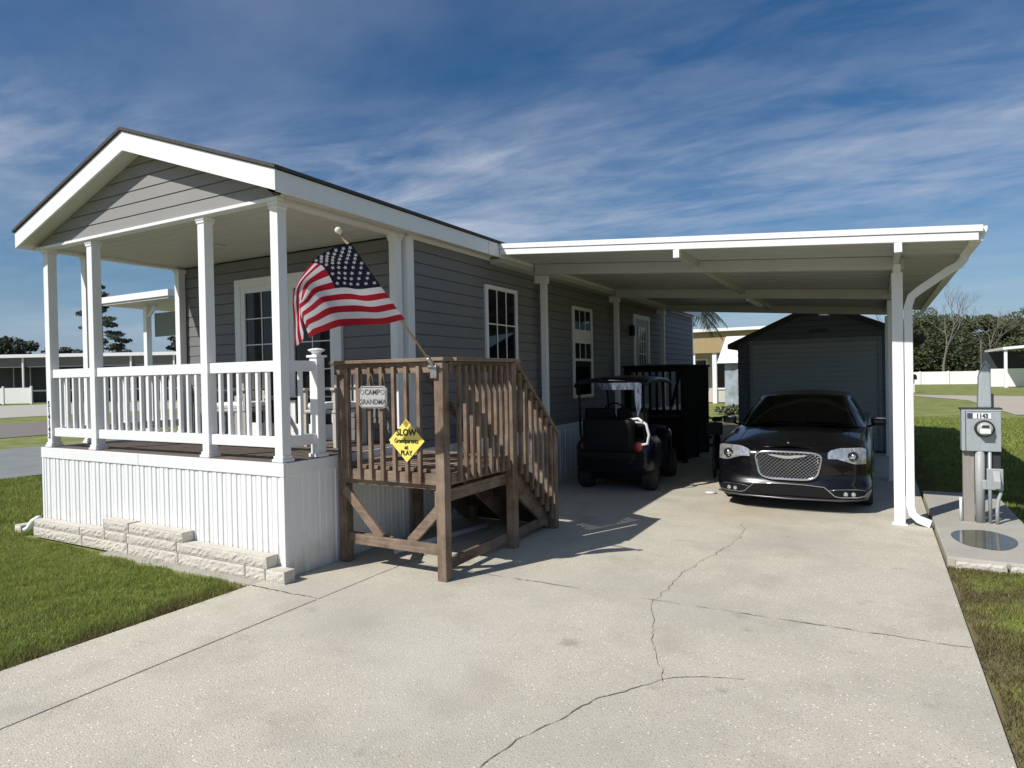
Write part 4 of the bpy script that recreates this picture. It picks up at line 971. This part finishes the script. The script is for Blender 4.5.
# ------------------------------------------------------------------ garden shed / garage at the end of the drive
sh = thing('garage_shed', 'dark slate gabled shed with roll up door at the end of the carport', 'shed', (3.05, 12.5, 0))
SX0, SX1, SY, SZ, SP = 1.60, 4.80, 11.0, 2.28, 3.02; SXC = 3.2
w = MB(); lap(w, 'Y', SY, -1, 0, SZ, lambda z: (SX0, SX1), .12); lap(w, 'X', SX0, -1, 0, SZ, lambda z: (SY, SY + 4), .12); lap(w, 'X', SX1, 1, 0, SZ, lambda z: (SY, SY + 4), .12)
lap(w, 'Y', SY, -1, SZ, SP - .1, lambda z: (SXC - 1.6 * (SP - .08 - z) / (SP - .08 - SZ), SXC + 1.6 * (SP - .08 - z) / (SP - .08 - SZ)), .12)
w.box(SX0 + .01, SX1 - .01, SY + .01, SY + 4, 0, SZ); w.prism([(SX0, SZ), (SX1, SZ), (SXC, SP - .08)], 'Y', SY + .005, SY + .05); w.build('wall', M['shutter'], sh, fix=False)
w = MB(); hx = 1.80; zz = SP - (SP - SZ) * hx / 1.6 + .02
w.prism([(SXC - hx, zz), (SXC, SP), (SXC + hx, zz), (SXC + hx, zz - .10), (SXC, SP - .11), (SXC - hx, zz - .10)], 'Y', SY - .14, SY + 4.2); w.build('roof', M['shingle'], sh)
w = MB(); w.box(1.83, 1.90, SY - .045, SY - .002, 0, 2.27); w.box(4.22, 4.29, SY - .045, SY - .002, 0, 2.27); w.box(1.90, 4.22, SY - .045, SY - .002, 2.19, 2.27); w.build('door_frame', M['shedtrim'], sh, bevel=.004)
w = MB(); z = 0; vs = []
while z < 2.19: vs += [(z, .0), (min(2.19, z + .075), .022), (min(2.19, z + .09), .0)]; z += .10
w.add([(x, SY - .022 - n, z_) for z_, n in vs for x in (1.90, 4.22)], [(2 * i, 2 * i + 1, 2 * i + 3, 2 * i + 2) for i in range(len(vs) - 1)]); d_ = w.build('roll_up_door', M['shutdoor'], sh, fix=False)
MB().box(3.0, 3.12, SY - .06, SY - .035, .95, 1.0).build('door_handle', M['steel'], d_)
MB().box(3.0, 3.35, SY - .035, SY - .005, 2.38, 2.46).build('vent', M['darkbox'], sh)

# ------------------------------------------------------------------ utility pedestal
#PED
structure(MB().box(4.69, 5.46, 2.74, 6.15, -.06, .045).build('utility_slab', M['conc2'], bevel=.01))
w = MB(); w.add([(5.03 + .245 * cos(t) * (1 + .04 * sin(3 * t)), 3.52 + .39 * sin(t) * (1 + .03 * cos(5 * t)), .049) for t in [k * 2 * pi / 48 for k in range(48)]], [tuple(range(48))])
structure(w.build('puddle', M['water'], fix=False))
up_ = thing('utility_pedestal', 'grey electric meter box on a weathered post standing on a slab', 'utility meter', (5.12, 4.75, .045))
Z0 = .045
w = MB(); w.box(5.0, 5.10, 4.72, 4.80, Z0, 1.20); w.build('post', mat('silvered_post', (.30, .28, .25), .85, n1=((50, 50, 4), .6, (.2, .18, .16))), up_, bevel=.004)
MB().tube([(5.145, 4.70, Z0), (5.145, 4.70, .90)], .043, 16).build('conduit', M['conduit'], up_)
MB().tube([(5.228, 4.68, Z0), (5.228, 4.68, .88)], .017, 12).build('conduit', M['galv'], up_)
MB().tube([(4.975, 4.70, Z0), (4.975, 4.70, .30)], .014, 8).build('conduit', M['cartwhite'], up_)
MB().tube([(5.285, 4.66, Z0), (5.285, 4.66, .20), (5.295, 4.66, .30), (5.315, 4.67, .36), (5.32, 4.68, .42)], .017, 10).build('conduit', M['conduit'], up_)
w = MB(); w.box(4.985, 5.02, 4.66, 4.80, .80, 1.235); w.box(5.02, 5.33, 4.66, 4.80, 1.215, 1.235); w.box(5.025, 5.325, 4.655, 4.79, .80, 1.212); w.build('meter_box', M['galv'], up_, bevel=.005)
w = MB(); w.box(4.975, 5.34, 4.68, 4.84, 1.236, 1.252); w.build('box_hood', M['darkbox'], up_, bevel=.003)
cxm, czm, ym = 5.18, 1.04, 4.652
mt_ = MB().lathe((cxm, ym, czm), (0, -1, 0), [(0, .088), (.018, .088), (.022, .078), (.045, .076)], 32).build('meter', M['darkbox'], up_)
MB().lathe((cxm, ym - .046, czm), (0, -1, 0), [(0, .072), (.03, .068), (.045, .05), (.05, .01)], 28).build('meter_glass', mat('meter_glass', (.45, .45, .4), .08, coat=1), mt_)
MB().box(cxm - .045, cxm + .045, ym - .1, ym - .097, czm - .045, czm + .0).build('dial_plate', M['white'], mt_)
MB().box(cxm - .03, cxm + .03, ym - .1, ym - .097, czm + .015, czm + .04).build('display', M['darkbox'], mt_)
w = MB(); w.box(5.085, 5.24, 4.650, 4.6545, 1.145, 1.198); nt_ = w.build('number_plate', M['white'], up_)
text('number', '1143', .058, M['ink'], (5.163, 4.648, 1.171), up_, bold=.002, sx=.9)
MB().box(5.035, 5.08, 4.650, 4.6545, 1.145, 1.20).build('sticker', mat('navy_sticker', (.05, .06, .1), .5), up_)
w = MB(); w.box(5.15, 5.325, 4.70, 4.80, .46, .79); w.build('panel_box', M['darkbox'], up_, bevel=.004)
w = MB(); w.box(5.20, 5.34, 4.66, 4.70, .40, .62); w.box(5.16, 5.20, 4.66, 4.70, .40, .50); w.build('outlet_box', M['galv'], up_, bevel=.006)
w = MB(); w.prism([(4.64, .50), (4.66, .60), (4.60, .50), (4.61, .42)], 'X', 5.25, 5.31); w.build('outlet_cover', M['conduit'], up_, bevel=.004)
# grey pull-through riser behind the box
w = MB(); w.prism([(5.135, 1.252), (5.255, 1.252), (5.25, 1.60), (5.235, 1.67), (5.205, 1.72), (5.175, 1.67), (5.145, 1.58)], 'Y', 4.72, 4.83); w.build('riser_cover', M['galv'], up_, bevel=.012)
MB().tube([(5.15, 4.76, 1.55), (5.175, 4.74, 1.70), (5.205, 4.74, 1.745), (5.24, 4.74, 1.68)], .007, 6).build('cable', M['cartwhite'], up_)
MB().box(5.255, 5.275, 4.74, 4.80, 1.252, 1.40).build('hinge', M['darkbox'], up_)

up_.location = (5.07, 4.36, .045); up_.scale = (.955, .955, .955)
# ------------------------------------------------------------------ porch furniture
def chair(x, y, rz, label):
    c = thing('porch_chair', label, 'chair', (x, y, DZ), 'chairs on the porch', world=False); c.rotation_euler.z = rz
    MB().box(-.22, .22, -.22, .22, .33, .37).build('seat', M['wicker'], c, bevel=.015)
    MB().box(-.20, .20, -.20, .20, .371, .44).build('cushion', M['cushion'], c, bevel=.03)
    w = MB(); 
    for i in range(6): w.box(-.2 + i * .068, -.165 + i * .068, .195, .215, .38, .80)
    w.box(-.23, .23, .19, .22, .80, .86); w.build('backrest', M['wicker'], c, bevel=.006)
    for sx in (-.2, .2):
        for sy in (-.2, .2): MB().box(sx - .018, sx + .018, sy - .018, sy + .018, 0, .33 if sy < 0 else .5).build('leg', M['wicker'], c)
        MB().box(sx - .03, sx + .03, -.24, .2, .56, .585).build('armrest', M['wicker'], c, bevel=.006)
        MB().box(sx - .015, sx + .015, -.215, -.185, .37, .56).build('arm_post', M['wicker'], c)
    return c
chair(-.62, 1.22, 0, 'pale porch chair in front of the right french door leaf')
chair(-2.05, 1.22, radians(15), 'pale porch chair in front of the left french door leaf')
tb = thing('porch_table', 'small round dark table between the porch chairs', 'table', (-1.33, 1.2, DZ), world=False)
MB().lathe((0, 0, .46), (0, 0, 1), [(0, .2), (.02, .2)], 24).build('tabletop', M['blackp'], tb); MB().tube([(0, 0, .02), (0, 0, .46)], .018, 10).build('leg', M['blackp'], tb); MB().lathe((0, 0, 0), (0, 0, 1), [(0, .14), (.02, .12)], 20).build('base', M['blackp'], tb)

# ------------------------------------------------------------------ trees
def leaves(w, c, rad, n, size, rnd, flat=.0, dens=1.5):
    for _ in range(n):
        while True:
            p = Vector((rnd.uniform(-1, 1), rnd.uniform(-1, 1), rnd.uniform(-1, 1)))
            if p.length < 1: break
        q = p.normalized() * (p.length ** (1 / dens)); pos = Vector((c[0] + q.x * rad[0], c[1] + q.y * rad[1], c[2] + q.z * rad[2]))
        a = Vector((rnd.uniform(-1, 1), rnd.uniform(-1, 1), rnd.uniform(-1, 1))).normalized(); b = a.orthogonal().normalized(); s = size * rnd.uniform(.5, 1.3)
        k = len(w.v); w.v += [tuple(pos + a * s), tuple(pos + b * s * .55), tuple(pos - a * s), tuple(pos - b * s * .55)]; w.f.append((k, k + 1, k + 2, k + 3)); w.sm.append(False)
def branchy(w, p, d, L_, r, lvl, rnd, tips, spread=.7, gn=3):
    n = 4; pts = [p]; q = p.copy(); dd = d.copy()
    for i in range(n):
        dd = (dd + Vector((rnd.uniform(-1, 1), rnd.uniform(-1, 1), rnd.uniform(-.3, .7))) * .16).normalized(); q = q + dd * L_ / n; pts.append(q.copy())
    w.tube(pts, [r * (1 - .55 * i / n) for i in range(n + 1)], 5, cap=False)
    if lvl == 0: tips.append(q); return
    for k in range(gn):
        t = rnd.choice((2, 3, 4)) if k else 4
        nd = (dd + Vector((rnd.uniform(-1, 1), rnd.uniform(-1, 1), rnd.uniform(-.4, .8))) * spread).normalized()
        branchy(w, pts[t], nd, L_ * rnd.uniform(.55, .8), r * .5, lvl - 1, rnd, tips, spread, gn)
def tree(name, label, x, y, h, cr, kind, seed, group=None, leaf='leaf_dark', n=5200, size=.17):
    rnd = random.Random(seed); t = thing(name, label, 'tree', (x, y, -.03), group, world=False)
    w = MB(); tips = []
    if kind == 'bare':
        branchy(w, Vector((0, 0, 0)), Vector((0, 0, 1)), h * .42, h * .02, 5, rnd, tips, .75, 3); w.build('trunk', M['bare'], t, fix=False); return t
    if kind == 'pine':
        w.tube([(0, 0, 0), (.1, 0, h * .5), (0, .1, h)], [h * .018, h * .012, h * .003], 7); c = MB()
        for i in range(26):
            z = h * (.25 + .74 * i / 26); L_ = cr * (1 - (i / 26) ** 1.3) * rnd.uniform(.5, 1.1) + .25
            a = rnd.uniform(0, 2 * pi); e = Vector((cos(a) * L_, sin(a) * L_, z + rnd.uniform(-.3, .25)))
            w.tube([(0, 0, z), e], [h * .004, h * .0015], 4, cap=False)
            for k in range(4):
                f = rnd.uniform(.45, 1.05); leaves(c, (e.x * f, e.y * f, z + (e.z - z) * f), (.6, .6, .22), 26, size * .7, rnd)
        w.build('trunk', M['bark'], t, fix=False); c.build('crown', M['leaf_pine'], t, fix=False); return t
    branchy(w, Vector((0, 0, 0)), Vector((0, 0, 1)), h * .38, h * .028, 3, rnd, tips, .8, 3); w.build('trunk', M['bark'], t, fix=False)
    c = MB(); nc = 40; per = n // nc
    for i in range(nc):
        a = rnd.uniform(0, 2 * pi); rr = cr * sqrt(rnd.random()) * .8; z = h * rnd.uniform(.12, .93); f = sqrt(max(.1, 1 - ((z / h - .55) / .5) ** 2))
        s = cr * rnd.uniform(.22, .40); leaves(c, (cos(a) * rr * f, sin(a) * rr * f, z), (s, s, s * .75), per, size, rnd, dens=2.2)
    c.build('crown', M[leaf], t, fix=False); return t
R0 = random.Random(3)
GT = 'trees beyond the white fence'
right = [(4.5, 96, 7.5, 3.6, 'leafy', 'leaf_dark', 'dark leafy tree seen just right of the carport post beyond the fence'),
         (8.6, 92, 9.3, 3.8, 'leafy', 'leaf_olive', 'olive leafy tree with the tallest rounded crown beyond the fence'),
         (12.6, 98, 8.8, 4.0, 'leafy', 'leaf_dark', 'broad dark tree right of the tallest olive crown'),
         (17.0, 94, 8.0, 3.6, 'leafy', 'leaf_olive', 'olive tree behind the right end of the white fence'),
         (21.0, 99, 9.4, 4.2, 'leafy', 'leaf_dark', 'tall dark tree behind the open neighbouring shelter'),
         (25.5, 92, 8.3, 3.6, 'leafy', 'leaf_olive', 'olive tree at the right edge of the photo'),
         (0.6, 99, 8.4, 3.6, 'leafy', 'leaf_dark', 'dark tree seen above the shed roof beside the carport post'),
         (-4.5, 98, 8.2, 3.6, 'leafy', 'leaf_olive', 'olive tree mostly hidden behind the dark shed')]
for i, (x, y, h, cr, k, lf, lb) in enumerate(right): tree('leafy_tree', lb, x, y, h, cr, k, 20 + i, GT, lf, 15000, .155)
for i, (x, y, h, lb) in enumerate([(6.5, 84, 11.5, 'bare branched tree rising above the downspout side of the tree line'), (11.0, 86, 9.8, 'slender bare tree right of the tallest bare tree'), (15.2, 88, 8.6, 'short bare tree above the white fence middle'), (23.5, 86, 8.4, 'bare tree near the right edge above the shelter')]):
    tree('bare_tree', lb, x, y, h, 3, 'bare', 50 + i, 'bare trees above the tree line')
# low undergrowth behind the fence
w = MB(); rr = random.Random(8)
for i in range(150): leaves(w, (rr.uniform(-12, 40), rr.uniform(88, 102), rr.uniform(.3, 5.6)), (2.2, 1.5, 1.5), 330, .2, rr)
o = w.build('undergrowth', M['leaf_dark'], fix=False); o['kind'] = 'stuff'; tag(o, 'dark undergrowth massed below the trees beyond the white fence', 'undergrowth')
tree('pine_tree', 'airy dark conifer seen between the two left porch posts', -64.3, 33.9, 11.8, 3.9, 'pine', 70, n=0, size=.30)
tree('pine_tree', 'small conifer right of the second porch post', -61, 40, 6.6, 2.2, 'pine', 71, size=.3)
tree('leafy_tree', 'low dark tree above the flat roof at the far left', -78, 32, 6.8, 3.2, 'leafy', 72, leaf='leaf_pine', n=4200, size=.28)
tree('leafy_tree', 'hazy round tree behind the flat roof left of the conifer', -80, 38, 6.0, 2.6, 'leafy', 73, leaf='leaf_pine', n=3200, size=.28)
# palm between house and shed
pm = thing('palm_tree', 'palm with drooping grey green fronds between the house and the shed', 'tree', (-1.4, 17.0, -.03), world=False)
MB().tube([(0, 0, 0), (.05, 0, 1.8), (0, .05, 3.8)], [.17, .13, .12], 12).build('trunk', M['bark'], pm)
rp = random.Random(9)
for i in range(22):
    a = i * 2.4 + rp.uniform(-.2, .2); up0 = rp.uniform(-.1, 1.1); L_ = rp.uniform(1.6, 2.3); w = MB(); p = Vector((0, 0, 3.8)); d = Vector((cos(a), sin(a), up0)).normalized(); pts = [p.copy()]
    for k in range(12):
        d = (d + Vector((0, 0, -.14))).normalized(); p = p + d * L_ / 12; pts.append(p.copy())
    w.tube(pts, [.014 * (1 - k / 14) for k in range(13)], 4, cap=False)
    for k in range(2, 13):
        dd = (pts[k] - pts[k - 1]).normalized(); s_ = dd.cross(Vector((0, 0, 1))).normalized()
        for q in range(3):
            bp_ = pts[k - 1].lerp(pts[k], q / 3)
            for sg in (-1, 1):
                ll = .42 * sin(pi * min(.96, (k + 1) / 14)) + .05; e = bp_ + s_ * sg * ll * .75 + dd * ll * .45 + Vector((0, 0, -ll * rp.uniform(.25, .8))); b_ = dd * .022
                n_ = len(w.v); w.v += [tuple(bp_ - b_), tuple(bp_ + b_), tuple(e)]; w.f.append((n_, n_ + 1, n_ + 2)); w.sm.append(False)
    w.build('frond', M['palm'], pm, fix=False)

# ------------------------------------------------------------------ background buildings
nh = thing('neighbour_house', 'tan roofed house with white columns seen between the home and the shed', 'house', (-3, 34, 0))
w = MB(); w.box(-12, -1.0, 33, 42, 0, 2.7); w.build('wall', M['cream'], nh)
w = MB(); w.prism([(-12.5, 2.65), (-.6, 2.65), (-.6, 3.75), (-12.5, 3.75)], 'Y', 31.2, 33.0); w.build('porch_gable', M['tan'], nh)
w = MB(); w.box(-12.8, -.3, 30.9, 43, 3.75, 3.9); w.build('roof', M['white'], nh)
for x in (-5.1, -4.3, -3.2, -2.4, -1.5): MB().box(x - .11, x + .11, 31.3, 31.5, 0, 2.65).build('column', M['white'], nh, bevel=.01)
for x in (-4.6, -2.9): 
    wf = MB().box(x - .7, x + .7, 32.93, 32.995, .7, 2.4).build('window', M['white'], nh); MB().box(x - .6, x + .6, 32.91, 32.925, .8, 2.3).build('pane', M['glass'], wf)
ws = thing('storage_shed', 'pale blue storage shed with white roof left of the dark shed', 'shed', (-.5, 25.5, 0))
w = MB(); w.box(-1.35, 1.4, 24.5, 28, 0, 2.0); w.build('wall', M['bluewall'], ws)
w = MB(); w.prism([(24.2, 2.0), (28.3, 2.0), (26.2, 3.2)], 'X', -1.6, 1.6); w.build('roof', M['white'], ws)
w = MB(); w.box(-.9, .1, 24.46, 24.495, .05, 1.8); w.build('door', M['bluewall'], ws, bevel=.01)
sb = MB(); leaves(sb, (.2, 22.6, .15), (1.6, .5, .22), 700, .10, random.Random(4)); o = sb.build('low_shrub', M['leaf_olive'], fix=False); tag(o, 'low green shrub row at the foot of the pale blue shed', 'shrub')

# right neighbour shelter and white fence
fc = thing('vinyl_fence', 'long white vinyl privacy fence below the trees on the right', 'fence', (12, 76, 0))
w = MB(); w.box(-14, 13.2, 76, 76.05, .0, 1.30); w.build('panel', M['fence'], fc)
for i in range(12): MB().box(-14 + i * 2.45, -13.86 + i * 2.45, 75.9, 76.05, 0, 1.37).build('post', M['fence'], fc)
ns = thing('neighbour_carport', 'open white roofed shelter with dark interior at the right edge', 'carport', (20, 62, 0))
w = MB(); w.add([(12.9, 60, 3.0), (31, 60, 4.4), (31, 70, 4.4), (12.9, 70, 3.0), (12.9, 60, 3.2), (31, 60, 4.6), (31, 70, 4.6), (12.9, 70, 3.2)], [(0, 1, 2, 3), (4, 5, 6, 7), (0, 1, 5, 4), (2, 3, 7, 6), (3, 0, 4, 7), (1, 2, 6, 5)]); w.build('roof', M['white'], ns)
for x in (13.1, 14.6, 17.4): MB().box(x - .1, x + .1, 60.2, 60.4, 0, 3.0 + (x - 12.9) * .07).build('post', M['white'], ns)
w = MB(); w.box(12.5, 30, 68, 69, 0, 3.0); w.build('wall', M['screen'], ns)
w = MB(); w.box(12.6, 14.9, 64, 64.1, 0, 1.5); w.build('partition', M['fence'], ns)
MB().tube([(13.95, 60.1, 2.5), (14.3, 60.1, 2.45), (14.3, 60.1, 2.0), (14.0, 60.1, 1.9)], .05, 6).build('hose', M['blackp'], ns)
ml = thing('mailbox', 'dark mailbox on a short white post near the grass edge on the right', 'mailbox', (6.45, 50, -.03), world=False)
MB().box(-.06, .06, -.06, .06, 0, .9).build('post', M['white'], ml); w = MB(); w.prism([(-.2, .9), (.2, .9), (.2, 1.15), (.12, 1.27), (-.12, 1.27), (-.2, 1.15)], 'Y', -.35, .35); w.build('box', M['blackp'], ml)
for i, (x, y, s, lb) in enumerate([(5.6, 50.5, .5, 'dark round shrub left of the distant mailbox'), (6.0, 51.5, .42, 'small dark shrub directly beside the distant mailbox post')]):
    w = MB(); leaves(w, (0, 0, s * .9), (s, s, s * .95), 420, .13, random.Random(i)); o = w.build('shrub', M['leaf_dark'], fix=False, loc=(x, y, -.03)); tag(o, lb, 'shrub')
lp = thing('utility_pole', 'slim pale pole with a light standing right of the carport post', 'pole', (5.6, 68, 0))
MB().tube([(5.7, 68, -.03), (5.7, 68, 4.6)], .07, 8).build('pole', M['white'], lp); MB().box(5.45, 5.8, 67.8, 68.1, 4.35, 4.7).build('lamp_head', M['cartwhite'], lp, bevel=.04)
MB().tube([(5.7, 68, 3.9), (9, 68, 3.72), (12.4, 68, 3.66)], .03, 5).build('cable', M['blackp'], lp)
pl = thing('utility_pole', 'short dark pole at the left end of the open shelter roof', 'pole', (12.4, 68, 0)); MB().tube([(12.4, 68, -.03), (12.4, 68, 4.1)], .08, 8).build('pole', M['bark'], pl)

# left background: screened building, brown roofed row, fence, tall shelter
sc_ = thing('screened_building', 'long low building with white framed dark screens at the far left', 'house', (-62, 28, 0))
# runs roughly across the view
def W2(t, s): # along / depth in a turned frame
    a = radians(30); o_ = Vector((-63.5, 28.0)); return o_ + Vector((cos(a), sin(a))) * t + Vector((-sin(a), cos(a))) * s
def obox(w, t0, t1, s0, s1, z0, z1):
    P = [W2(t, s) for t, s in ((t0, s0), (t1, s0), (t1, s1), (t0, s1))]
    w.add([(*p, z0) for p in P] + [(*p, z1) for p in P], [(0, 3, 2, 1), (4, 5, 6, 7), (0, 1, 5, 4), (1, 2, 6, 5), (2, 3, 7, 6), (3, 0, 4, 7)]); return w
obox(MB(), -9, 22, 0, 6, 4.25, 4.55).build('roof', M['white'], sc_)
obox(MB(), -9, 22, 3, 3.1, 0, 4.2).build('screen_wall', M['screen'], sc_)
obox(MB(), -9, 22, .5, .6, 3.35, 4.2).build('upper_panel', mat('grey_panel', (.16, .16, .16), .7), sc_)
obox(MB(), -9, 22, 2.9, 3.0, 1.05, 1.2).build('rail', M['white'], sc_)
for t in (-5.6, -2.0, .9, 4.4, 8, 12, 16, 20): obox(MB(), t, t + .14, .3, .44, 0, 4.3).build('post', M['white'], sc_)
for t in (-4.6, -3.0, 2.2): obox(MB(), t, t + .07, 2.7, 2.8, 0, 4.2).build('mullion', M['galv'], sc_)
br = thing('brown_roof_house', 'low house with brown shingle roof behind the porch railing', 'house', (-45, 36, 0))
w = MB(); obox(w, 8, 30, 8, 16, 0, 2.8); w.build('wall', M['cream'], br)
w = MB(); P = [W2(7, 7), W2(31, 7), W2(31, 17), W2(7, 17), W2(9, 12), W2(29, 12)]; w.add([(*P[0], 2.8), (*P[1], 2.8), (*P[2], 2.8), (*P[3], 2.8), (*P[4], 5.1), (*P[5], 5.1)], [(0, 1, 5, 4), (2, 3, 4, 5), (0, 4, 3), (1, 2, 5), (0, 3, 2, 1)]); w.build('roof', M['brown'], br)
f2 = thing('picket_fence', 'short white fence section in front of the screened building', 'fence', (-62, 24, 0))
obox(MB(), -3.6, 1.2, -3.1, -3.0, .08, 1.45).build('panel', M['fence'], f2)
for t in (-3.75, -1.3, 1.15): obox(MB(), t, t + .15, -3.15, -3.0, 0, 1.6).build('post', M['fence'], f2)
bo = MB(); rnd = random.Random(6)
bo.lathe((0, 0, 0), (0, 0, 1), [(0, 1.1), (.35, 1.25), (.8, 1.0), (1.15, .6), (1.3, .1)], 14); bo.v = [(x * rnd.uniform(.9, 1.1), y * rnd.uniform(.9, 1.1), z) for x, y, z in bo.v]
o = bo.build('boulder', mat('grey_boulder', (.2, .2, .2), .9, n1=(3, .5, (.12, .12, .12))), loc=(-66.3, 24.5, -.03)); tag(o, 'rounded grey covered mound at the far left by the fence', 'mound')
tc_ = thing('tall_shelter', 'tall white roofed shelter seen between the middle porch posts', 'carport', (-16, 11, 0))
w = MB(); w.box(-18.6, -14.9, 8.8, 18, 4.32, 4.52); w.build('roof', M['white'], tc_)
w = MB(); w.box(-18.55, -14.95, 8.85, 17.9, 4.25, 4.315); w.build('soffit', M['pan'], tc_)
for x, y in ((-17.6, 9.8), (-17.6, 17), (-15.1, 17)): MB().box(x - .09, x + .09, y - .09, y + .09, -.03, 4.25).build('post', M['white'], tc_)
MB().bar((-17.5, 9.8, 3.9), (-17.1, 9.8, 4.22), .08, .08).build('brace', M['white'], tc_)
w = MB(); w.box(-17.35, -14.9, 9.9, 9.95, 3.2, 4.0); w.build('shade_panel', mat('sage_panel', (.2, .21, .18), .7), tc_)
lo = thing('lamp_post', 'slim dark pole standing behind the tall shelter panel', 'pole', (-16.0, 12, 0)); MB().tube([(-16.9, 12, -.03), (-16.9, 12, 3.4)], .05, 8).build('pole', M['bark'], lo)
# tall off-screen neighbour home on this side casts nothing here, left out

# ------------------------------------------------------------------ camera, sun, sky
yaw, pitch, roll = .509, -.011, -.019
F = Vector((-sin(yaw) * cos(pitch), cos(yaw) * cos(pitch), sin(pitch))); Rr = Vector((cos(yaw), sin(yaw), 0)); U = Rr.cross(F)
R2 = Rr * cos(roll) + U * sin(roll); U2 = R2.cross(F)
cam = bpy.data.objects.new('camera', bpy.data.cameras.new('camera')); COL.objects.link(cam)
mx = Matrix((R2, U2, -F)).transposed().to_4x4(); mx.translation = (4.196, -3.705, 1.6); cam.matrix_world = mx
cam.data.sensor_width = 36; cam.data.lens = 653.417 / 1024 * 36; cam.data.clip_end = 4000; cam.data.clip_start = .05
SC.camera = cam
sd = Vector((.465, .96, -1)).normalized()
sun = bpy.data.objects.new('sun', bpy.data.lights.new('sun', 'SUN')); COL.objects.link(sun)
sun.rotation_euler = sd.to_track_quat('-Z', 'Y').to_euler(); sun.data.energy = 5.0; sun.data.angle = radians(.5); sun.data.color = (1, .965, .91)
wd = bpy.data.worlds.new('World'); SC.world = wd; wd.use_nodes = True; nt = wd.node_tree; N = nt.nodes; L = nt.links
bg = N['Background']; sky = N.new('ShaderNodeTexSky'); sky.sky_type = 'NISHITA'; sky.sun_disc = False
sky.sun_elevation = math.asin(-sd.z); sky.sun_rotation = radians(205.4); sky.air_density = 1.0; sky.dust_density = .6; sky.ozone_density = 2.2; sky.altitude = 0
tc = N.new('ShaderNodeTexCoord')
# thin streaky cirrus: project the view direction onto a high plane
sep = N.new('ShaderNodeSeparateXYZ'); L.new(tc.outputs['Generated'], sep.inputs[0])
def mth(op, a, b=None):
    n = N.new('ShaderNodeMath'); n.operation = op
    for i, v in enumerate((a, b)):
        if v is None: continue
        if isinstance(v, (int, float)): n.inputs[i].default_value = v
        else: L.new(v, n.inputs[i])
    return n.outputs[0]
zz = mth('MAXIMUM', mth('ADD', sep.outputs[2], .07), .02)
cmb = N.new('ShaderNodeCombineXYZ'); L.new(mth('DIVIDE', sep.outputs[0], zz), cmb.inputs[0]); L.new(mth('DIVIDE', sep.outputs[1], zz), cmb.inputs[1])
def cloud(scale, rot, loc, lo, hi, rough=.6, dist=.5):
    mp = N.new('ShaderNodeMapping'); mp.vector_type = 'POINT'; L.new(cmb.outputs[0], mp.inputs[0]); mp.inputs['Scale'].default_value = scale; mp.inputs['Rotation'].default_value = (0, 0, rot); mp.inputs['Location'].default_value = loc
    nz = N.new('ShaderNodeTexNoise'); nz.inputs['Scale'].default_value = 1; nz.inputs['Detail'].default_value = 9; nz.inputs['Roughness'].default_value = rough; nz.inputs['Distortion'].default_value = dist
    L.new(mp.outputs[0], nz.inputs[0]); r = N.new('ShaderNodeMapRange'); r.interpolation_type = 'SMOOTHSTEP'; L.new(nz.outputs['Fac'], r.inputs[0]); r.inputs[1].default_value = lo; r.inputs[2].default_value = hi
    return r.outputs[0]
c1 = cloud((.40, .80, 1), radians(-12), (1.2, 3.4, 0), .36, .74, .55, .4)
c2 = cloud((.62, 1.35, 1), radians(-8), (12.1, 20.2, 0), .40, .78, .62, .5)
c4 = cloud((2.6, 5.2, 1), radians(-20), (2.1, 8.2, 0), .30, .80, .62, .4)
c3 = cloud((.30, .60, 1), radians(10), (7.3, 1.1, 0), .38, .60, .5)
band = N.new('ShaderNodeMapRange'); band.interpolation_type = 'SMOOTHSTEP'; L.new(mth('ABSOLUTE', mth('SUBTRACT', sep.outputs[2], .27)), band.inputs[0]); band.inputs[1].default_value = .02; band.inputs[2].default_value = .15; band.inputs[3].default_value = 1; band.inputs[4].default_value = 0
cc = mth('ADD', mth('MULTIPLY', c1, .27), mth('MULTIPLY', mth('MULTIPLY', c4, c3), .12))
cc = mth('MINIMUM', mth('ADD', cc, mth('MULTIPLY', band.outputs[0], mth('ADD', mth('MULTIPLY', c2, .54), mth('MULTIPLY', c4, .16)))), .85)
hs = N.new('ShaderNodeHueSaturation'); L.new(sky.outputs[0], hs.inputs['Color']); hs.inputs['Saturation'].default_value = 1.38; hs.inputs['Value'].default_value = 1.32; hs.inputs['Hue'].default_value = .503
mixc = N.new('ShaderNodeMix'); mixc.data_type = 'RGBA'; L.new(cc, mixc.inputs[0]); L.new(hs.outputs[0], mixc.inputs[6]); mixc.inputs[7].default_value = (9.4, 10.2, 12.0, 1)
hz_ = N.new('ShaderNodeMapRange'); hz_.interpolation_type = 'SMOOTHSTEP'; L.new(sep.outputs[2], hz_.inputs[0]); hz_.inputs[1].default_value = .0; hz_.inputs[2].default_value = .20; hz_.inputs[3].default_value = .6; hz_.inputs[4].default_value = 0
mh = N.new('ShaderNodeMix'); mh.data_type = 'RGBA'; L.new(hz_.outputs[0], mh.inputs[0]); L.new(hs.outputs[0], mh.inputs[6]); mh.inputs[7].default_value = (3.9, 6.2, 10.2, 1); L.new(mh.outputs[2], mixc.inputs[6])
L.new(mixc.outputs[2], bg.inputs[0]); bg.inputs[1].default_value = .06
SC.view_settings.view_transform = 'Standard'; SC.view_settings.look = 'None'; SC.view_settings.exposure = 0; SC.view_settings.gamma = 1
SC.cycles.max_bounces = 6
